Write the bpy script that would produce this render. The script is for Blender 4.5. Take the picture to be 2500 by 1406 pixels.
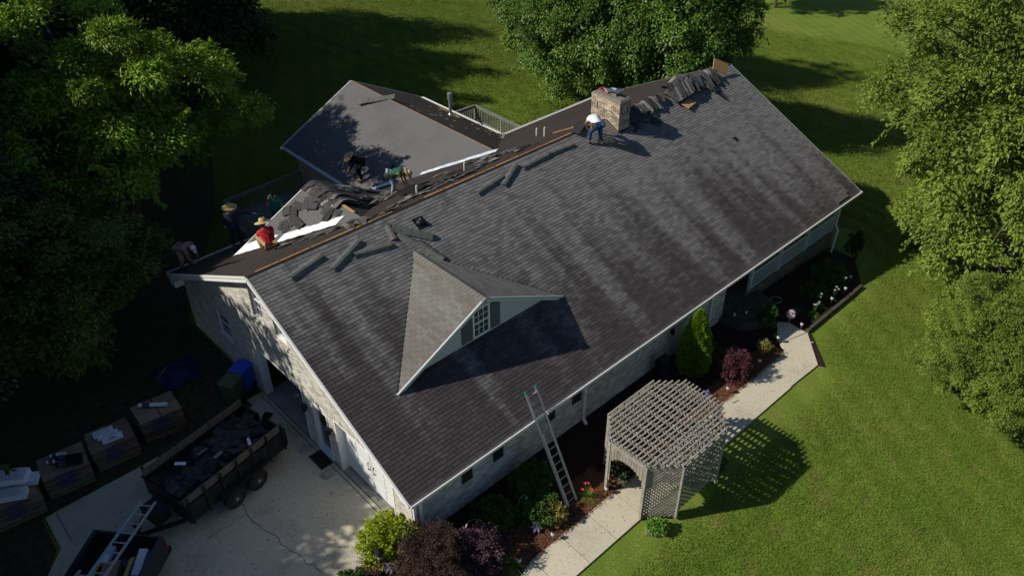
import bpy, bmesh, math, random
import numpy as np
from mathutils import Vector, Matrix

random.seed(7)
for o in list(bpy.data.objects): bpy.data.objects.remove(o)
S = bpy.context.scene
COL = S.collection
R = math.radians

# ------------------------------------------------------------------ camera, sky, sun, exposure
cam_d = bpy.data.cameras.new('camera'); cam = bpy.data.objects.new('camera', cam_d); COL.objects.link(cam)
cam_d.sensor_width = 36; cam_d.lens = 28.53; cam_d.clip_end = 2000; cam_d.clip_start = 0.1
_p, _r, _y = R(36.173), R(-0.1912), R(-43.2358)
fwd = Vector((math.cos(_p)*math.sin(-_y), math.cos(_p)*math.cos(_y), -math.sin(_p)))
rt = Vector((math.cos(_y), math.sin(_y), 0)); up = rt.cross(fwd)
r2 = rt*math.cos(_r)+up*math.sin(_r); u2 = -rt*math.sin(_r)+up*math.cos(_r)
M = Matrix((r2, u2, -fwd)).transposed().to_4x4(); M.translation = Vector((-7.7382, -19.8038, 20.0719))
cam.matrix_world = M
S.camera = cam

SUN = Vector((1.12, -0.655, -1.0)).normalized()      # the way the light travels
elev = math.asin(-SUN.z); az = math.atan2(-SUN.x, -SUN.y)
W_ = bpy.data.worlds.new('World'); S.world = W_; W_.use_nodes = True
nt = W_.node_tree; bg = nt.nodes['Background']
sky = nt.nodes.new('ShaderNodeTexSky'); sky.sky_type = 'NISHITA'; sky.sun_disc = False
sky.sun_elevation = elev; sky.sun_rotation = az
sky.ozone_density = 4.0; sky.dust_density = 0.4; sky.air_density = 1.0
nt.links.new(sky.outputs[0], bg.inputs[0]); bg.inputs[1].default_value = 0.068
sl = bpy.data.lights.new('sun', 'SUN'); sl.energy = 4.5; sl.angle = R(0.53); sl.color = (1.0, 0.93, 0.80)
so = bpy.data.objects.new('sun', sl); COL.objects.link(so)
so.rotation_euler = SUN.to_track_quat('-Z', 'Y').to_euler(); so.location = (-20, 12, 30)
S.view_settings.view_transform = 'Standard'; S.view_settings.look = 'None'
S.view_settings.exposure = 0.0; S.view_settings.gamma = 1.0; S.view_settings.use_curve_mapping = False

# ------------------------------------------------------------------ dimensions
CX0_ = 16.10; K = 0.4957; W = 7.4723; E = 2.395; RZ = E+W*K; L = 24.924; XG = 0.34; YF = -7.02
def terr(x, y=0):
    z = 0.0
    if x > 8: z -= .02*(x-8)*(1-math.exp(-(x-8)/6))
    if x > 19: z -= 7*(1-math.exp(-((x-19)/30)**2))
    if y < -7: z -= .085*min(-7-y, 3)+.05*min(max(-10-y, 0), 30)
    if x > 60: z += 0.5*(1-math.exp(-((x-60)/40)**2))
    return z
zf = lambda y: RZ+y*K      # front slope
zb = lambda y: RZ-y*K      # back slope

# ------------------------------------------------------------------ materials
MATS = {}
def mat(name, col, rough=.8, var=.0, stain=0., scale=8, bump=0., bscale=40, tint=0., metal=0., spec=.3, objrand=0., trans=0., detail=6):
    if name in MATS: return MATS[name]
    m = bpy.data.materials.new(name); m.use_nodes = True; n = m.node_tree.nodes; l = m.node_tree.links
    b = n['Principled BSDF']; b.inputs['Roughness'].default_value = rough; b.inputs['Metallic'].default_value = metal
    b.inputs['Specular IOR Level'].default_value = spec
    tc = n.new('ShaderNodeNewGeometry')
    rgb = n.new('ShaderNodeRGB'); rgb.outputs[0].default_value = (*col, 1); cur = rgb.outputs[0]
    def mulby(sock, lo, hi):
        nonlocal cur
        mr = n.new('ShaderNodeMapRange'); l.new(sock, mr.inputs[0]); mr.inputs[3].default_value = lo; mr.inputs[4].default_value = hi
        mx = n.new('ShaderNodeVectorMath'); mx.operation = 'SCALE'; l.new(cur, mx.inputs[0]); l.new(mr.outputs[0], mx.inputs['Scale']); cur = mx.outputs[0]
        return mr
    if var:
        t = n.new('ShaderNodeTexNoise'); t.inputs['Scale'].default_value = scale; t.inputs['Detail'].default_value = detail
        l.new(tc.outputs['Position'], t.inputs['Vector'])
        mr = mulby(t.outputs['Fac'], 1-var, 1+var); mr.inputs[1].default_value = .3; mr.inputs[2].default_value = .7
    if stain:
        t3 = n.new('ShaderNodeTexNoise'); t3.inputs['Scale'].default_value = .55; t3.inputs['Detail'].default_value = 7; t3.inputs['Roughness'].default_value = .65; l.new(tc.outputs['Position'], t3.inputs['Vector'])
        mr = mulby(t3.outputs['Fac'], 1.04, 1-stain); mr.inputs[1].default_value = .50; mr.inputs[2].default_value = .72
        t4 = n.new('ShaderNodeTexNoise'); t4.inputs['Scale'].default_value = 7; t4.inputs['Detail'].default_value = 6; l.new(tc.outputs['Position'], t4.inputs['Vector'])
        mr = mulby(t4.outputs['Fac'], 1.0, 1-stain*.8); mr.inputs[1].default_value = .58; mr.inputs[2].default_value = .75
    if tint:
        a = n.new('ShaderNodeAttribute'); a.attribute_name = 'tint'; mulby(a.outputs['Fac'], 1-tint, 1+tint)
    if objrand:
        oi = n.new('ShaderNodeObjectInfo'); mulby(oi.outputs['Random'], 1-objrand, 1+objrand)
    l.new(cur, b.inputs['Base Color'])
    if bump:
        t2 = n.new('ShaderNodeTexNoise'); t2.inputs['Scale'].default_value = bscale; t2.inputs['Detail'].default_value = 4
        l.new(tc.outputs['Position'], t2.inputs['Vector'])
        bp = n.new('ShaderNodeBump'); bp.inputs['Strength'].default_value = bump; bp.inputs['Distance'].default_value = .02
        l.new(t2.outputs['Fac'], bp.inputs['Height']); l.new(bp.outputs[0], b.inputs['Normal'])
    if trans:
        tr = n.new('ShaderNodeBsdfTranslucent'); ms = n.new('ShaderNodeMixShader'); ms.inputs[0].default_value = trans
        l.new(cur, tr.inputs[0]); l.new(b.outputs[0], ms.inputs[1]); l.new(tr.outputs[0], ms.inputs[2])
        l.new(ms.outputs[0], n['Material Output'].inputs[0])
    MATS[name] = m
    return m

def nodes_of(m): return m.node_tree.nodes, m.node_tree.links, m.node_tree.nodes['Principled BSDF']

def mat_roof(name, col, stain=.68, tint=.13):
    """asphalt shingles: tab to tab tint, granules, and algae streaks that run down the slope and thicken to the eave"""
    m = bpy.data.materials.new(name); m.use_nodes = True; n, l, b = nodes_of(m)
    b.inputs['Roughness'].default_value = .92; b.inputs['Specular IOR Level'].default_value = .2
    g = n.new('ShaderNodeNewGeometry'); sp = n.new('ShaderNodeSeparateXYZ'); l.new(g.outputs['Position'], sp.inputs[0])
    # streak coordinates: fine along the ridge, long down the slope
    cx = n.new('ShaderNodeCombineXYZ'); m1 = n.new('ShaderNodeMath'); m1.operation = 'MULTIPLY'; m1.inputs[1].default_value = 1.15
    m2 = n.new('ShaderNodeMath'); m2.operation = 'MULTIPLY'; m2.inputs[1].default_value = .085
    l.new(sp.outputs['X'], m1.inputs[0]); l.new(sp.outputs['Y'], m2.inputs[0]); l.new(m1.outputs[0], cx.inputs[0]); l.new(m2.outputs[0], cx.inputs[1])
    t = n.new('ShaderNodeTexNoise'); t.inputs['Scale'].default_value = 1.0; t.inputs['Detail'].default_value = 4; t.inputs['Roughness'].default_value = .5
    l.new(cx.outputs[0], t.inputs['Vector'])
    # more stain towards the front eave
    gr = n.new('ShaderNodeMapRange'); l.new(sp.outputs['Y'], gr.inputs[0]); gr.inputs[1].default_value = -7.6; gr.inputs[2].default_value = -.5
    gr.inputs[3].default_value = .36; gr.inputs[4].default_value = -.14
    xr = n.new('ShaderNodeMapRange'); l.new(sp.outputs['X'], xr.inputs[0]); xr.inputs[1].default_value = 0; xr.inputs[2].default_value = 20
    xr.inputs[3].default_value = .13; xr.inputs[4].default_value = -.07
    ad = n.new('ShaderNodeMath'); ad.operation = 'ADD'; l.new(t.outputs['Fac'], ad.inputs[0]); l.new(gr.outputs[0], ad.inputs[1])
    ad2 = n.new('ShaderNodeMath'); ad2.operation = 'ADD'; l.new(ad.outputs[0], ad2.inputs[0]); l.new(xr.outputs[0], ad2.inputs[1])
    # each tab takes the stain a little differently
    a = n.new('ShaderNodeAttribute'); a.attribute_name = 'tint'
    ta = n.new('ShaderNodeMath'); ta.operation = 'MULTIPLY_ADD'; l.new(a.outputs['Fac'], ta.inputs[0]); ta.inputs[1].default_value = -.07; l.new(ad2.outputs[0], ta.inputs[2])
    st = n.new('ShaderNodeMapRange'); l.new(ta.outputs[0], st.inputs[0]); st.inputs[1].default_value = .38; st.inputs[2].default_value = .84
    st.interpolation_type = 'SMOOTHSTEP'
    mx = n.new('ShaderNodeMix'); mx.data_type = 'RGBA'; mx.inputs[6].default_value = (*col, 1)
    mx.inputs[7].default_value = (col[0]*(1-stain)*1.08, col[1]*(1-stain)*.97, col[2]*(1-stain)*.98, 1)
    l.new(st.outputs[0], mx.inputs[0])
    mr = n.new('ShaderNodeMapRange'); l.new(a.outputs['Fac'], mr.inputs[0]); mr.inputs[3].default_value = 1-tint; mr.inputs[4].default_value = 1+tint
    gn = n.new('ShaderNodeTexNoise'); gn.inputs['Scale'].default_value = 55; gn.inputs['Detail'].default_value = 3; l.new(g.outputs['Position'], gn.inputs['Vector'])
    gm = n.new('ShaderNodeMapRange'); l.new(gn.outputs['Fac'], gm.inputs[0]); gm.inputs[1].default_value = .25; gm.inputs[2].default_value = .75; gm.inputs[3].default_value = .72; gm.inputs[4].default_value = 1.28
    pm = n.new('ShaderNodeMath'); pm.operation = 'MULTIPLY'; l.new(mr.outputs[0], pm.inputs[0]); l.new(gm.outputs[0], pm.inputs[1])
    vm = n.new('ShaderNodeVectorMath'); vm.operation = 'SCALE'; l.new(mx.outputs[2], vm.inputs[0]); l.new(pm.outputs[0], vm.inputs['Scale'])
    l.new(vm.outputs[0], b.inputs['Base Color'])
    bp = n.new('ShaderNodeBump'); bp.inputs['Strength'].default_value = .5; bp.inputs['Distance'].default_value = .01
    l.new(gn.outputs['Fac'], bp.inputs['Height']); l.new(bp.outputs[0], b.inputs['Normal'])
    MATS[name] = m; return m

def mat_lawn():
    m = bpy.data.materials.new('lawn'); m.use_nodes = True; n, l, b = nodes_of(m)
    b.inputs['Roughness'].default_value = .95; b.inputs['Specular IOR Level'].default_value = .1
    g = n.new('ShaderNodeNewGeometry')
    def noise(s, d=5):
        t = n.new('ShaderNodeTexNoise'); t.inputs['Scale'].default_value = s; t.inputs['Detail'].default_value = d; l.new(g.outputs['Position'], t.inputs['Vector']); return t.outputs['Fac']
    def ramp(f, a, c, p0=.35, p1=.65):
        r = n.new('ShaderNodeMix'); r.data_type = 'RGBA'; mr = n.new('ShaderNodeMapRange'); mr.inputs[1].default_value = p0; mr.inputs[2].default_value = p1
        l.new(f, mr.inputs[0]); l.new(mr.outputs[0], r.inputs[0])
        for i, v in ((6, a), (7, c)):
            if isinstance(v, tuple): r.inputs[i].default_value = (*v, 1)
            else: l.new(v, r.inputs[i])
        return r.outputs[2]
    c1 = ramp(noise(.35), LAWN_A, LAWN_B)
    c2 = ramp(noise(1.3, 8), c1, LAWN_C, .55, .8)
    c2 = ramp(noise(.11, 4), c2, LAWN_D, .50, .72)
    wv = n.new('ShaderNodeTexWave'); wv.inputs['Scale'].default_value = .28; wv.inputs['Distortion'].default_value = 1.2; wv.inputs['Detail'].default_value = 1; wv.inputs['Detail Scale'].default_value = .4
    mp = n.new('ShaderNodeMapping'); mp.inputs['Rotation'].default_value = (0, 0, .55); l.new(g.outputs['Position'], mp.inputs[0]); l.new(mp.outputs[0], wv.inputs['Vector'])
    wm = n.new('ShaderNodeMapRange'); l.new(wv.outputs['Fac'], wm.inputs[0]); wm.inputs[3].default_value = .94; wm.inputs[4].default_value = 1.06
    ws = n.new('ShaderNodeVectorMath'); ws.operation = 'SCALE'; l.new(c2, ws.inputs[0]); l.new(wm.outputs[0], ws.inputs['Scale']); c2 = ws.outputs[0]
    f = noise(28, 4)
    mr = n.new('ShaderNodeMapRange'); l.new(f, mr.inputs[0]); mr.inputs[1].default_value = .3; mr.inputs[2].default_value = .7; mr.inputs[3].default_value = .55; mr.inputs[4].default_value = 1.4
    sc = n.new('ShaderNodeVectorMath'); sc.operation = 'SCALE'; l.new(c2, sc.inputs[0]); l.new(mr.outputs[0], sc.inputs['Scale'])
    l.new(sc.outputs[0], b.inputs['Base Color'])
    bp = n.new('ShaderNodeBump'); bp.inputs['Strength'].default_value = .8; bp.inputs['Distance'].default_value = .04
    l.new(f, bp.inputs['Height']); l.new(bp.outputs[0], b.inputs['Normal'])
    MATS['lawn'] = m; return m
LAWN_A = (.128, .202, .027); LAWN_B = (.176, .240, .034); LAWN_C = (.235, .232, .062); LAWN_D = (.192, .228, .046)

shingle_m = mat_roof('asphalt_shingle', (.170, .166, .167), tint=.19, stain=.68)
dormer_sh_m = mat_roof('dormer_shingle', (.178, .180, .163), stain=.2, tint=.12)
M_ = dict(
 roofbase=mat('shingle_shadow_gap', (.02, .02, .02), .95),  # near-black base, bared between courses as a painted shadow line
 felt=mat('grey_underlay', (.118, .117, .122), .75, var=.16, stain=.22, scale=30, bump=.15, bscale=60),
 brownfelt=mat('brown_felt', (.038, .029, .025), .9, var=.35, stain=.3, scale=14, bump=.3, bscale=50),
 wood=mat('bare_sheathing', (.50, .25, .085), .8, var=.25, scale=12),
 osb=mat('orange_board', (.46, .28, .11), .85, var=.2, scale=18),
 white=mat('white_trim', (.80, .80, .78), .5, var=.06, scale=5),
 gutter=mat('gutter_white', (.62, .60, .56), .5, var=.22, scale=14),
 guttertop=mat('gutter_inner', (.30, .28, .25), .8, var=.3, scale=12),
 brick=mat('pale_brick', (.58, .555, .50), .9, var=.08, scale=9, tint=.30, objrand=.10, bump=.3, bscale=70),
 chbrick=mat('chimney_brick', (.40, .33, .25), .9, var=.18, scale=3, tint=.25, objrand=.32, bump=.3, bscale=70),
 mortar=mat('mortar', (.34, .32, .29), .95, var=.15, scale=10),
 mortar2=mat('chimney_mortar', (.075, .065, .055), .95, var=.2, scale=10),
 concrete=mat('driveway_concrete', (.48, .445, .36), .9, var=.14, stain=.38, scale=14, bump=.12, bscale=60),
 walk=mat('walk_concrete', (.56, .51, .39), .9, var=.10, stain=.24, scale=16, bump=.12, bscale=60, objrand=.04),
 apron=mat('garage_floor', (.30, .29, .27), .85, var=.15, scale=3),
 siding=mat('pale_siding', (.52, .54, .55), .7),
 shutter=mat('grey_shutter', (.115, .12, .14), .6),
 dshutter=mat('dark_shutter', (.03, .035, .04), .6),
 glass=mat('window_glass', (.05, .065, .08), .06, spec=.8),
 curtain=mat('window_curtain', (.26, .28, .26), .8, var=.2, scale=6),
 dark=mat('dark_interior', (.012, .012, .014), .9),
 door=mat('white_garage_door', (.74, .76, .76), .45),
 black=mat('black_iron', (.012, .012, .013), .45),
 alu=mat('aluminium', (.42, .42, .40), .42, metal=.55, spec=.5, var=.12, scale=12),
 flash=mat('white_membrane', (.86, .88, .90), .45, var=.05, scale=9, bump=.5, bscale=9),
 zinc=mat('valley_metal', (.62, .70, .80), .45, metal=.25, var=.1, scale=12, bump=.4, bscale=10),
 oldmetal=mat('old_valley_metal', (.16, .15, .11), .7, var=.2, scale=16),
 flue=mat('galvanised_flue', (.50, .52, .54), .35, metal=.7),
 pipe=mat('white_pipe', (.62, .60, .55), .6),
 lead=mat('cap_metal', (.13, .155, .19), .5, metal=.3, var=.2, scale=10),
 clay=mat('clay_flue', (.33, .09, .06), .85, var=.2, scale=12),
 crown=mat('chimney_crown', (.19, .175, .15), .95, var=.3, scale=9, bump=.4, bscale=30),
 cap=mat('ridge_cap_shingle', (.115, .125, .118), .95, var=.3, scale=16, bump=.5, bscale=60, objrand=.15),
 cap2=mat('ridge_cap_bare', (.13, .115, .085), .95, var=.3, scale=16),
 loose=mat('torn_shingle', (.048, .048, .050), .9, var=.35, scale=10, bump=.4, bscale=50, objrand=.4),
 loose2=mat('torn_shingle_back', (.17, .16, .15), .9, var=.3, scale=10, bump=.3, bscale=50, objrand=.35),
 tar=mat('tar_felt_roll', (.006, .006, .006), .9),
 lattice=mat('weathered_lattice', (.285, .262, .222), .9, var=.22, scale=7, objrand=.22),
 deckwood=mat('deck_wood', (.20, .205, .18), .9, var=.18, scale=5, objrand=.12),
 bluewhite=mat('porch_rail_paint', (.52, .58, .60), .6),
 mulch=mat('mulch', (.028, .014, .010), 1., var=.5, scale=26, bump=.9, bscale=60),
 straw=mat('pine_straw', (.19, .085, .045), .9, tint=.5),
 shade_floor=mat('shade_floor', (.045, .038, .024), 1., var=.6, scale=5, bump=.9, bscale=30, stain=.4),  # ground colour darkened to stand in for shade under the trees
 bark=mat('bark', (.10, .075, .055), .95, var=.3, scale=9, bump=.6, bscale=30),
 barkpale=mat('pale_bark', (.33, .25, .19), .9, var=.25, scale=9),
 skin=mat('skin', (.40, .20, .12), .6), hair=mat('black_hair', (.01, .009, .008), .6),
 straw_hat=mat('straw_hat', (.52, .41, .18), .85, var=.2, scale=60, objrand=.1),
 red=mat('red_cloth', (.50, .025, .03), .85, var=.15, scale=9, bump=.5, bscale=9),
 green=mat('green_cloth', (.018, .095, .055), .85, var=.1, scale=9, bump=.5, bscale=9),
 teal=mat('teal_cloth', (.012, .17, .15), .85, var=.1, scale=9, bump=.5, bscale=9),
 navy=mat('navy_cloth', (.025, .035, .07), .85, var=.15, scale=9, bump=.5, bscale=9),
 blackc=mat('black_cloth', (.010, .010, .011), .9, bump=.5, bscale=9),
 whitec=mat('white_cloth', (.82, .84, .88), .85, bump=.6, bscale=9),
 pink=mat('faded_pink_cloth', (.33, .20, .20), .85, var=.3, scale=14, bump=.5, bscale=9),
 denim=mat('denim', (.022, .06, .14), .85, var=.2, scale=16, bump=.5, bscale=9),
 paledenim=mat('pale_denim', (.22, .30, .36), .85, var=.2, scale=16),
 tan=mat('tan_trousers', (.42, .27, .14), .85), boot=mat('boots', (.14, .09, .05), .8), glove=mat('white_glove', (.6, .6, .58), .8),
 redglove=mat('red_glove', (.5, .02, .02), .7),
 trailer=mat('black_trailer_paint', (.014, .015, .016), .5, var=.4, scale=5),
 plank=mat('trailer_plank', (.12, .10, .085), .9, var=.25, scale=7),
 rubber=mat('tyre_rubber', (.022, .020, .018), .9), rim=mat('wheel_rim', (.03, .03, .032), .5),
 truck=mat('dark_truck_paint', (.012, .016, .026), .25, spec=.5),
 debris=mat('trailer_debris', (.022, .026, .036), .55, var=.6, scale=5, bump=.6, bscale=8),
 bluebin=mat('blue_bin', (.03, .09, .60), .5), greenbin=mat('green_bin', (.06, .10, .05), .6), tarp=mat('blue_tarp', (.006, .012, .07), .5, bump=.8, bscale=5),
 wrap=mat('bundle_wrap', (.22, .165, .125), .6, var=.3, scale=14, objrand=.25), wrapblue=mat('bundle_label', (.07, .07, .19), .5, var=.3, scale=20),
 pack=mat('white_package', (.66, .72, .82), .5, var=.25, scale=30), print_=mat('print_ink', (.04, .05, .09), .6),
 pallet=mat('pallet_wood', (.17, .12, .08), .9, var=.2, scale=9),
 mat_=mat('door_mat', (.02, .018, .016), .95), stone=mat('stone', (.30, .30, .25), .95, var=.25, scale=12, bump=.5, bscale=20),
 lamp=mat('globe_lamp', (.45, .46, .48), .2, spec=.5), copper=mat('copper_stake', (.35, .14, .06), .5),
 timber=mat('edging_timber', (.075, .065, .05), .95, var=.2, scale=8),
 stoop=mat('stoop_paver', (.085, .082, .066), .95, var=.25, scale=8, objrand=.2),
 planter=mat('planter_stone', (.22, .19, .15), .9, var=.2, scale=12), pot=mat('cream_pot', (.50, .48, .38), .6),
 foundation=mat('foundation_brick', (.17, .15, .12), .9, var=.2, scale=9, tint=.25),
 flower_p=mat('lilac_flower', (.42, .34, .62), .7), flower_r=mat('red_flower', (.62, .05, .05), .7), flower_w=mat('white_flower', (.42, .40, .46), .7),
 sign=mat('sign_white', (.62, .50, .55), .5), signred=mat('sign_border', (.28, .04, .07), .5), ink=mat('sign_ink', (.015, .015, .02), .5),
 green_cap=mat('ladder_green_tip', (.02, .30, .16), .5), teal_rail=mat('ladder_teal_rail', (.26, .42, .42), .5, metal=.2),
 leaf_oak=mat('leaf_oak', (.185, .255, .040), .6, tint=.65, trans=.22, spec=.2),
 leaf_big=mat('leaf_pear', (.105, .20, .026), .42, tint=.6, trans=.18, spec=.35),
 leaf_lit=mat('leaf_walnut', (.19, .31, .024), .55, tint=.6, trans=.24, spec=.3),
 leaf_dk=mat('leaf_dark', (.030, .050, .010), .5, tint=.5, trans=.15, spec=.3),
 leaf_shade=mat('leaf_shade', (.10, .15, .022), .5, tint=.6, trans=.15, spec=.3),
 leaf_lime=mat('leaf_lime', (.30, .38, .018), .5, tint=.4, trans=.25), leaf_shrub=mat('leaf_shrub', (.055, .13, .018), .5, tint=.5, trans=.2),
 leaf_arb=mat('leaf_arborvitae', (.17, .31, .018), .7, tint=.55, trans=.15), leaf_red=mat('leaf_red_maple', (.11, .040, .050), .5, tint=.6, trans=.2),
 leaf_brown=mat('leaf_brown_maple', (.070, .038, .030), .6, tint=.6, trans=.1), leaf_plum=mat('leaf_plum', (.085, .045, .060), .45, tint=.7, trans=.1),
 leaf_gold=mat('leaf_gold', (.32, .27, .07), .6, tint=.4, trans=.2), leaf_blade=mat('leaf_blade', (.12, .24, .03), .5, tint=.5, trans=.2),
 leaf_cord=mat('leaf_cordyline', (.20, .12, .09), .5, tint=.4),
)
lawn_m = mat_lawn()

# ------------------------------------------------------------------ builders
class MB:
    def __init__(s): s.v = []; s.f = []; s.t = []
    def poly(s, pts, tint=.5):
        i = len(s.v); s.v += [tuple(p) for p in pts]; s.f.append(tuple(range(i, i+len(pts)))); s.t.append(tint); return s
    def hexa(s, p, tint=.5):            # 8 points: bottom 4 ccw, top 4 ccw
        i = len(s.v); s.v += [tuple(q) for q in p]
        for f in ((3, 2, 1, 0), (4, 5, 6, 7), (0, 1, 5, 4), (1, 2, 6, 5), (2, 3, 7, 6), (3, 0, 4, 7)):
            s.f.append(tuple(i+k for k in f)); s.t.append(tint)
        return s
    def box(s, c, d, rot=None, tint=.5):
        h = [x/2 for x in d]; P = []
        for z in (-1, 1):
            for x, y in ((-1, -1), (1, -1), (1, 1), (-1, 1)):
                q = Vector((x*h[0], y*h[1], z*h[2]))
                if rot is not None: q = rot @ q
                P.append(q+Vector(c))
        s.hexa(P, tint); return s
    def bx(s, x0, x1, y0, y1, z0, z1, tint=.5):
        return s.box(((x0+x1)/2, (y0+y1)/2, (z0+z1)/2), (abs(x1-x0), abs(y1-y0), abs(z1-z0)), None, tint)
    def beam(s, a, b, w, h, up=(0, 0, 1), tint=.5):
        a = Vector(a); b = Vector(b); d = (b-a); ln = d.length
        if ln < 1e-5: return s
        x = d/ln; y = Vector(up).cross(x)
        if y.length < 1e-3: y = Vector((0, 1, 0)).cross(x)
        y.normalize(); z = x.cross(y)
        s.box((a+b)/2, (ln, w, h), Matrix((x, y, z)).transposed(), tint); return s
    def tube(s, pts, rad, n=8, tint=.5, cap=True):
        pts = [Vector(p) for p in pts]; rad = rad if isinstance(rad, (list, tuple)) else [rad]*len(pts)
        base = len(s.v)
        for i, p in enumerate(pts):
            d = (pts[min(i+1, len(pts)-1)]-pts[max(i-1, 0)]).normalized()
            a = Vector((0, 0, 1)).cross(d)
            if a.length < .05: a = Vector((1, 0, 0)).cross(d)
            a.normalize(); c = d.cross(a)
            for k in range(n):
                t = 2*math.pi*k/n; s.v.append(tuple(p+(a*math.cos(t)+c*math.sin(t))*rad[i]))
        for i in range(len(pts)-1):
            for k in range(n):
                s.f.append((base+i*n+k, base+i*n+(k+1) % n, base+(i+1)*n+(k+1) % n, base+(i+1)*n+k)); s.t.append(tint)
        if cap:
            s.f.append(tuple(base+k for k in range(n))[::-1]); s.t.append(tint)
            s.f.append(tuple(base+(len(pts)-1)*n+k for k in range(n))); s.t.append(tint)
        return s
    def lathe(s, prof, c=(0, 0, 0), n=16, tint=.5):
        return s.tube([(c[0], c[1], c[2]+z) for r, z in prof], [max(r, .001) for r, z in prof], n, tint)
    def mesh(s, name):
        me = bpy.data.meshes.new(name); me.from_pydata(s.v, [], s.f)
        a = me.attributes.new('tint', 'FLOAT', 'FACE'); a.data.foreach_set('value', s.t); me.update(); return me
    def build(s, name, m, parent=None, **kw): return link(name, s.mesh(name), m, parent, **kw)

def link(name, me, m, parent=None, loc=None, smooth=False, kind=None, label=None, cat=None, group=None):
    o = bpy.data.objects.new(name, me); COL.objects.link(o)
    if m is not None and not me.materials: me.materials.append(M_[m] if isinstance(m, str) else m)
    if smooth: me.polygons.foreach_set('use_smooth', [True]*len(me.polygons))
    if loc is not None: o.location = loc
    if parent is not None: o.parent = parent
    tag(o, label, cat, group, kind); return o

def tag(o, label=None, cat=None, group=None, kind=None):
    if label: o['label'] = label
    if cat: o['category'] = cat
    if group: o['group'] = group
    if kind: o['kind'] = kind
    return o

def thing(name, label, cat, loc=(0, 0, 0), rz=0, group=None, rot=None):
    o = bpy.data.objects.new(name, None); COL.objects.link(o); o.location = loc
    o.rotation_euler = rot if rot is not None else (0, 0, rz); o.empty_display_size = .2
    return tag(o, label, cat, group)

def dup(root, loc=None, rz=None, label=None, scale=None, rot=None):
    r = root.copy(); COL.objects.link(r)
    if loc is not None: r.location = loc
    if rz is not None: r.rotation_euler = (0, 0, rz)
    if rot is not None: r.rotation_euler = rot
    if scale is not None: r.scale = scale
    if label: r['label'] = label
    kids = [c for c in KIDS.get(root.name, [])] or [c for c in root.children]
    for ch in kids:
        c = ch.copy(); COL.objects.link(c); c.parent = r
        for g in ch.children:
            d = g.copy(); COL.objects.link(d); d.parent = c
    return r
KIDS = {}

def text_mesh(name, s, size, m, parent, mw):
    cu = bpy.data.curves.new(name, 'FONT'); cu.body = s; cu.size = size; cu.align_x = 'CENTER'; cu.align_y = 'CENTER'; cu.extrude = .004
    tmp = bpy.data.objects.new(name, cu); COL.objects.link(tmp)
    dg = bpy.context.evaluated_depsgraph_get(); me = bpy.data.meshes.new_from_object(tmp.evaluated_get(dg))
    bpy.data.objects.remove(tmp); me.transform(mw); me.materials.clear()
    return link(name, me, m, parent)

# ================================================================== GROUND
def terrain():
    xs = list(np.arange(-60, 110, 1.0)); ys = list(np.arange(-50, 80, 1.0))
    xs = [-500, -250, -120]+xs+[150, 250, 500]; ys = [-500, -200, -90]+ys+[110, 200, 500]
    v = [(x, y, terr(x, y)-.012) for y in ys for x in xs]; nx = len(xs)
    f = [(j*nx+i, j*nx+i+1, (j+1)*nx+i+1, (j+1)*nx+i) for j in range(len(ys)-1) for i in range(nx-1)]
    me = bpy.data.meshes.new('lawn'); me.from_pydata(v, [], f)
    link('lawn', me, lawn_m, smooth=True, kind='structure')
terrain()

def sheet(name, poly, m, dz, thick=.0, parent=None, step=None, **kw):
    """polygon laid on the terrain (thick > 0 makes a slab)"""
    bm = bmesh.new(); vs = [bm.verts.new((x, y, 0)) for x, y in poly]; fc = bm.faces.new(vs)
    if fc.normal.z < 0: fc.normal_flip()
    if step:
        x0 = min(p[0] for p in poly); x1 = max(p[0] for p in poly); y0 = min(p[1] for p in poly); y1 = max(p[1] for p in poly)
        for k in range(1, int((x1-x0)/step)+1): bmesh.ops.bisect_plane(bm, geom=bm.verts[:]+bm.edges[:]+bm.faces[:], plane_co=(x0+k*step, 0, 0), plane_no=(1, 0, 0))
        for k in range(1, int((y1-y0)/step)+1): bmesh.ops.bisect_plane(bm, geom=bm.verts[:]+bm.edges[:]+bm.faces[:], plane_co=(0, y0+k*step, 0), plane_no=(0, 1, 0))
    bmesh.ops.triangulate(bm, faces=bm.faces[:])
    if thick:
        r = bmesh.ops.extrude_face_region(bm, geom=bm.faces[:]); nv = [g for g in r['geom'] if isinstance(g, bmesh.types.BMVert)]
        for v in nv: v.co.z += thick
    for v in bm.verts: v.co.z += terr(v.co.x, v.co.y)+dz-(thick if thick else 0)
    bmesh.ops.recalc_face_normals(bm, faces=bm.faces[:])
    me = bpy.data.meshes.new(name); bm.to_mesh(me); bm.free()
    return link(name, me, m, parent, **kw)

DRIVE = [(-7.25, 1.35), (-14.5, -13.0), (-2.4, -13.0), (-2.0, -6.75), (.34, -6.35), (.34, 1.75), (-.3, 1.75), (-.3, 1.35)]
DR = [(-7.25, 1.35), (-7.3, -.1), (-8.6, -1.6), (-10.5, -13.0), (-3.1, -13.0), (-2.2, -6.8), (.3, -6.3), (.3, 1.75), (-.3, 1.75), (-.3, 1.35)]
drive = sheet('driveway', DR, 'concrete', .02, .06, kind='structure', step=2)
BED1 = [(-3.1, -13.), (-2.2, -6.85), (.3, -6.35), (.36, -7.0), (15.6, -7.0), (15.9, -7.6), (17.2, -8.75), (16.6, -8.9), (16.2, -9.7), (11., -9.74), (1.8, -9.74), (1.0, -10.2), (-.3, -11.0), (-3.1, -13.2)]
BED2 = [(17.3, -7.05), (24.4, -7.05), (24.4, -8.3), (22.6, -9.55), (17.9, -9.62), (17.3, -8.6)]
BEDB = [(9.5, -9.75), (9.5, -9.4), (12, -9.6), (12, -9.75)]
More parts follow.
